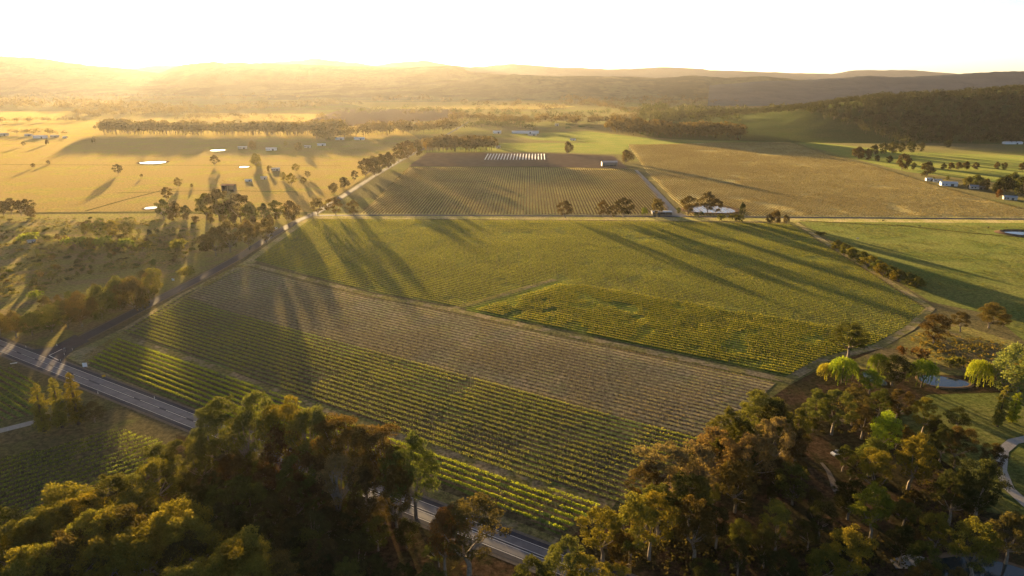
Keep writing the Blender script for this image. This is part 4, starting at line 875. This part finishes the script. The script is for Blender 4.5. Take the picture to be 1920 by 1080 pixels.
tussocks('pasture_tussocks', 'uneven tufts of grass across the green pasture', polyG([(1500,416),(1930,424),(1930,630),(1860,590),(1740,566),(1575,462)]), 5000, .35, (.12, .125, .03), 73, .9)
tussocks('paddock_tussocks', 'uneven tufts of grass across the golden paddock', polyG([(-50,262),(400,262),(690,262),(640,350),(580,396),(0,397)]), 6000, .5, (.20, .165, .04), 74, 2.2)
tussocks('verge_tussocks', 'tufts of dry grass on the roadside verge', polyG([(150,672),(240,616),(340,552),(460,490),(470,494),(350,556),(235,628),(170,686)]), 900, .35, (.18, .15, .05), 75, .8)
tussocks('wood_undergrowth', 'low undergrowth on the floor of the lower right grove', polyG([(1150,1060),(1240,960),(1480,760),(1640,720),(1700,800),(1850,960),(1700,1075),(1300,1090)]), 1800, 1.0, (.055, .052, .022), 76)
tussocks('leaf_undergrowth', 'low undergrowth on the floor of the lower left wood', polyG([(300,930),(440,870),(760,985),(900,1060),(600,1100),(0,1100),(0,1040)]), 1600, 1.0, (.05, .048, .02), 77)

# ------------------------------------------------------------------ buildings
def shed(px, py, L, W, hh, deg, wall, roof, name, label, cat='building', open_front=False, windows=0, pitch=.28):
    x, y = G(px, py); e = empty(name, (x, y, .05), math.radians(deg)); t = .25
    if open_front:
        MB().box((0, W/2-t/2, hh/2), (L, t, hh)).build('wall', M[wall], e)
        for sx in (-1, 1): MB().box((sx*(L/2-t/2), -t/2, hh/2), (t, W-t, hh)).build('wall', M[wall], e)
        n = max(2, int(L/5))
        for i in range(1, n): MB().box((-L/2+L*i/n, -W/2+.2, hh/2), (.25, .25, hh)).build('post', M['steel'], e)
    else:
        MB().box((0, 0, hh/2), (L, W, hh)).build('wall', M[wall], e)
        MB().box((L*.18, -W/2-.03, hh*.38), (min(3.2, L*.2), .08, hh*.76)).build('door', M['wall_dark'], e)
        for i in range(windows): MB().box((-L*.38+i*L*.2, -W/2-.03, hh*.55), (1.6, .08, 1.1)).build('window', M['glass'], e)
    o = .5; rz = W/2*pitch+.1; a = -L/2-o; b = L/2+o; w2 = W/2+o; th = .15
    V = [(a,-w2,hh-.1),(b,-w2,hh-.1),(b,0,hh+rz),(a,0,hh+rz),(a,w2,hh-.1),(b,w2,hh-.1)]; V += [(p[0], p[1], p[2]+th) for p in V]
    F = [(0,3,2,1),(3,4,5,2),(6,7,8,9),(9,8,11,10),(0,1,7,6),(4,10,11,5),(0,6,9,3),(3,9,10,4),(1,2,8,7),(2,5,11,8)]
    MB().add(V, F).build('roof', M[roof], e)
    if not open_front:
        g = MB()
        for sx in (-1, 1): g.add([(sx*(L/2-.05), -W/2+.05, hh-.02), (sx*(L/2-.05), W/2-.05, hh-.02), (sx*(L/2-.05), 0, hh+rz-.15), (sx*(L/2-.3), -W/2+.05, hh-.02), (sx*(L/2-.3), W/2-.05, hh-.02), (sx*(L/2-.3), 0, hh+rz-.15)], [(0,1,2),(3,5,4),(0,2,5,3),(1,4,5,2),(0,3,4,1)])
        g.build('gable', M[wall], e)
    return tag(e, label, cat)
for a in [
 (76,259,38,14,6,4,'white','roof_white','barn','long white barn at the left edge of the paddock'),
 (8,254,26,12,5,0,'wall_cream','roof_grey','barn','grey roofed barn at the far left edge'),
 (54,255,22,10,4.5,3,'wall_cream','roof_white','shed','small pale shed behind the long white barn'),
 (103,257,24,10,4.5,-3,'wall_cream','roof_grey','shed','grey shed right of the long white barn'),
 (122,259,10,8,4,10,'white','roof_white','shed','tiny white shed at the right end of the left farmyard'),
 (455,279,22,9,4.5,12,'wall_cream','roof_white','house','pale roofed house left of the wide paddock tree'),
 (509,282,26,11,5,8,'white','roof_white','house','white roofed farmhouse in the sunny paddock'),
 (577,277,16,9,4.5,-5,'wall_cream','roof_grey','house','grey roofed house among the paddock trees'),
 (603,273,22,9,4,0,'white','roof_white','shed','long low white shed in the sunny paddock'),
 (637,262,26,10,5,5,'white','roof_white','shed','white shed at the right end of the long tree belt'),
 (674,262,30,14,5,0,'white','roof_white','shed','broad white shed left of the farm trees'),
 (517,320,16,8,4,18,'wall_cream','roof_white','house','pale house roof by the small paddock dams'),
 (466,340,12,3,3,0,'white','roof_white','caravan','long white caravan below the paddock farmhouse'),
 (495,336,10,7,3.6,10,'wall_cream','roof_grey','shed','grey garden shed right of the white caravan'),
 (932,250,28,14,6,0,'white','roof_white','barn','shorter white barn of the pair behind the tilled field'),
 (985,250,74,12,5,-1,'white','roof_white','barn','very long white barn behind the tilled field'),
 (998,254,30,9,4,0,'wall_cream','roof_grey','shed','grey shed before the very long barn'),
 (1044,236,14,10,6,0,'wall_cream','roof_grey','shed','small grey shed alone on the far paddock'),
 (934,278,12,8,5,0,'wall_cream','roof_grey','shed','small grey shed at the end of the farm belt'),
 (1074,263,16,8,3,-12,'white','roof_white','shed','low white shed beside the narrow tree'),
 (1742,339,9,7,3.2,-15,'white','roof_white','house','small white house left of its neighbours at the right'),
 (1757,341,10,7,3,-15,'white','roof_grey','house','second small white house beside the right vineyard'),
 (1778,348,20,11,4,-18,'white','roof_white','house','largest white roofed house beside the right vineyard'),
 (1832,354,18,9,3.6,-20,'wall_cream','roof_grey','house','grey roofed house among the trees at the right'),
 (1893,374,14,8,3.4,-25,'wall_cream','roof_grey','house','small grey house at the right edge under dark trees'),
 (60,455,7,4,2.4,15,'wall_cream','roof_grey','shed','little old grey shed among the scrub bushes'),
 (1898,270,40,12,4,0,'white','roof_white','shed','long pale shed at the foot of the wooded hill')]:
    a = list(a); f = .68 if a[0] < 1100 and a[2] < 60 else .85; a[2] *= f; a[3] *= f; a[4] *= max(f, .75)
    shed(*a, windows=2 if a[9] == 'house' or a[8] == 'house' else 0)
shed(430, 358, 14, 8, 6.5, -4, 'wall_dark', 'roof_red', 'hay_shed', 'dark open hay shed in the golden paddock', open_front=True)
shed(1142, 311, 22, 11, 5.5, 0, 'roof_grey', 'roof_grey', 'machinery_shed', 'grey open machinery shed at the top of the driveway', open_front=True)
shed(1240, 402, 18, 7, 2.8, 0, 'wall_dark', 'roof_white', 'carport', 'pale roofed carport under the tree by the driveway', open_front=True, pitch=.1)
# white row covers on the tilled field
for i in range(20):
    t = i/19; p0 = G(909+112.5*t, 299.5); p1 = G(915+105.5*t, 289); V = []; n = 7
    for p in (p0, p1):
        for q in range(n):
            a = math.pi*q/(n-1); V.append((p[0]+.75*math.cos(a), p[1], .06+.75*math.sin(a)))
    F = [(q, q+1, n+q+1, n+q) for q in range(n-1)]+[tuple(range(n))[::-1], tuple(range(n, 2*n))]
    o = MB().add(V, F).build('row_cover', M['net']); pos = 'leftmost' if i == 0 else ('rightmost' if i == 19 else ordw(i)+' from the left')
    tag(o, f'{pos} of twenty white row covers on the tilled field', 'row cover', 'white row covers on the tilled field')
# two parked or passing cars
def car(px, py, deg, label, paint):
    x, y = G(px, py); e = empty('car', (x, y, .12), math.radians(deg))
    prof = [(-2.2,.35),(-2.25,.8),(-1.9,.98),(-1.3,1.02),(-.75,1.5),(.9,1.52),(1.75,1.0),(2.2,.85),(2.25,.4)]
    for nm, pts, wd, mt in (('body', [(-2.2,.3),(-2.25,.8),(-1.9,.98),(1.8,.98),(2.2,.85),(2.25,.35)], .88, paint), ('cabin', [(-1.35,.98),(-.75,1.5),(.95,1.52),(1.7,.98)], .78, 'glass')):
        n = len(pts); V = [(a, s*wd*(.86 if nm == 'cabin' and b > 1.2 else 1), b) for s in (-1, 1) for a, b in pts]
        F = [tuple(range(n)), tuple(range(2*n-1, n-1, -1))]+[(i, n+i, n+(i+1) % n, (i+1) % n) for i in range(n)]
        MB().add(V, F).build(nm, M[mt], e)
    MB().box((.1, 0, 1.54), (1.5, 1.25, .05)).build('roof', M[paint], e)
    for sx in (-1.35, 1.4):
        for sy in (-.8, .8): MB().cyl((sx, sy-.1, .32), (sx, sy+.1, .32), .33, n=12).build('wheel', M['rubber'], e)
    tag(e, label, 'car')
car(517, 430, 86, 'white car driving along the side road', 'white')
car(1570, 853, 20, 'white car parked in the shade of the grove', 'white')
# roadside furniture
for i, (px, py) in enumerate([(49,652),(107,649),(136,657),(121,666),(114,678),(98,712),(184,739),(290,748)]):
    x, y = G(px, py); e = empty('guide_post', (x, y, .1))
    MB().box((0, 0, .5), (.14, .06, 1.0)).build('post', M['white'], e); MB().box((0, -.034, .85), (.08, .012, .16)).build('reflector', M['yellow'], e)
    tag(e, ['white guide post at the left of the side road mouth', 'white guide post on the left kerb of the side road', 'white guide post on the right edge of the side road', 'white guide post behind the holding line', 'white guide post at the verge corner by the holding line', 'white guide post above the poplars on the near roadside', 'white guide post right of the poplars', 'white guide post on the vineyard verge of the highway'][i], 'post', 'guide posts at the junction')
def board(px, py, w_, h_, z, mat, name, label, deg=0):
    x, y = G(px, py); e = empty(name, (x, y, .05), math.radians(deg))
    MB().box((0, 0, z+h_/2), (w_, .06, h_)).build('panel', M[mat], e)
    for sx in (-.35, .35): MB().cyl((sx*w_, .06, 0), (sx*w_, .06, z+h_*.9), .04).build('post', M['steel'], e)
    return tag(e, label, 'sign')
board(160, 690, 1.9, 1.9, .5, 'white', 'sign_board', 'blank white square board at the vineyard corner', 10)
board(195, 708, 1.3, .9, .3, 'yellow', 'warning_sign', 'small yellow sign on the highway verge', 20)
board(122, 660, .9, .8, 1.3, 'steel', 'road_sign', 'grey back of a road sign at the holding line', 60)
board(325, 528, 2.0, 1.3, .6, 'white', 'sign_board', 'pale sign beside the side road thicket', -20)
board(26, 683, 2.6, .35, .3, 'white', 'marker_rail', 'short white rail on the near side of the highway', 25)
# cattle on the pasture
def cow_mesh(name):
    me = bpy.data.meshes.new(name)
    V = [(-.75,0,1.05),(-.2,0,1.0),(.35,0,1.02),(.75,0,1.12),(1.05,0,1.25),(1.35,0,1.05)]; E = [(0,1),(1,2),(2,3),(3,4),(4,5)]; R = [.30,.38,.37,.28,.16,.10]
    for bx_, sy, root in ((-.7,-1,0),(-.7,1,0),(.6,-1,2),(.6,1,2)):
        k0 = len(V); V += [(bx_, sy*.2, .75), (bx_+.02, sy*.2, .42), (bx_, sy*.2, .03)]; E += [(root, k0), (k0, k0+1), (k0+1, k0+2)]; R += [.15, .08, .07]
    k0 = len(V); V += [(-1.05, 0, .95), (-1.1, 0, .55)]; E += [(0, k0), (k0, k0+1)]; R += [.05, .04]
    me.from_pydata(V, E, []); ob = bpy.data.objects.new(name, me); C.objects.link(ob)
    ob.modifiers.new('skin', 'SKIN'); ob.modifiers.new('smooth', 'SUBSURF').levels = 1
    if not me.skin_vertices:
        bpy.context.view_layer.objects.active = ob; ob.select_set(True); bpy.ops.mesh.customdata_skin_add()
    for sv, r in zip(me.skin_vertices[0].data, R): sv.radius = (r, r)
    me.skin_vertices[0].data[1].use_root = True
    dg = bpy.context.evaluated_depsgraph_get(); out = bpy.data.meshes.new_from_object(ob.evaluated_get(dg)); bpy.data.objects.remove(ob); return out
M['hide_dark'] = plain('dark_hide', (.05, .035, .025), .8); M['hide_pale'] = plain('pale_hide', (.5, .45, .38), .8)
cm = cow_mesh('cow')
for px, py, mt, rz, lab in [(1656,415,'hide_dark',0,'dark cow at the far fence of the green pasture'),(1724,426,'hide_dark',2.6,'dark cow beside the slanting ditch of the pasture'),(1853,428,'hide_dark',.4,'dark cow by the dam at the right edge'),(1608,449,'hide_pale',3.0,'pale cow near the top of the hedge')]:
    x, y = G(px, py); me = cm.copy(); me.materials.clear(); me.materials.append(M[mt]); o = link('cow', me, None, None, (x, y, .05)); o.rotation_euler.z = rz; tag(o, lab, 'cow')

# ------------------------------------------------------------------ haze
bx = MB().box((0, 6500, 264), (27400, 14600, 530))
hz = bx.build('haze', None)
k = NT('haze_air'); pv = k.n('ShaderNodeVolumePrincipled', Color=(.92, .91, .91), Density=HAZE_DENSITY, Anisotropy=HAZE_G)
k.t.links.new(pv.outputs[0], k.out.inputs['Volume']); hz.data.materials.append(k.m)
tag(hz, 'thin golden evening haze over the valley', 'haze', kind='stuff')
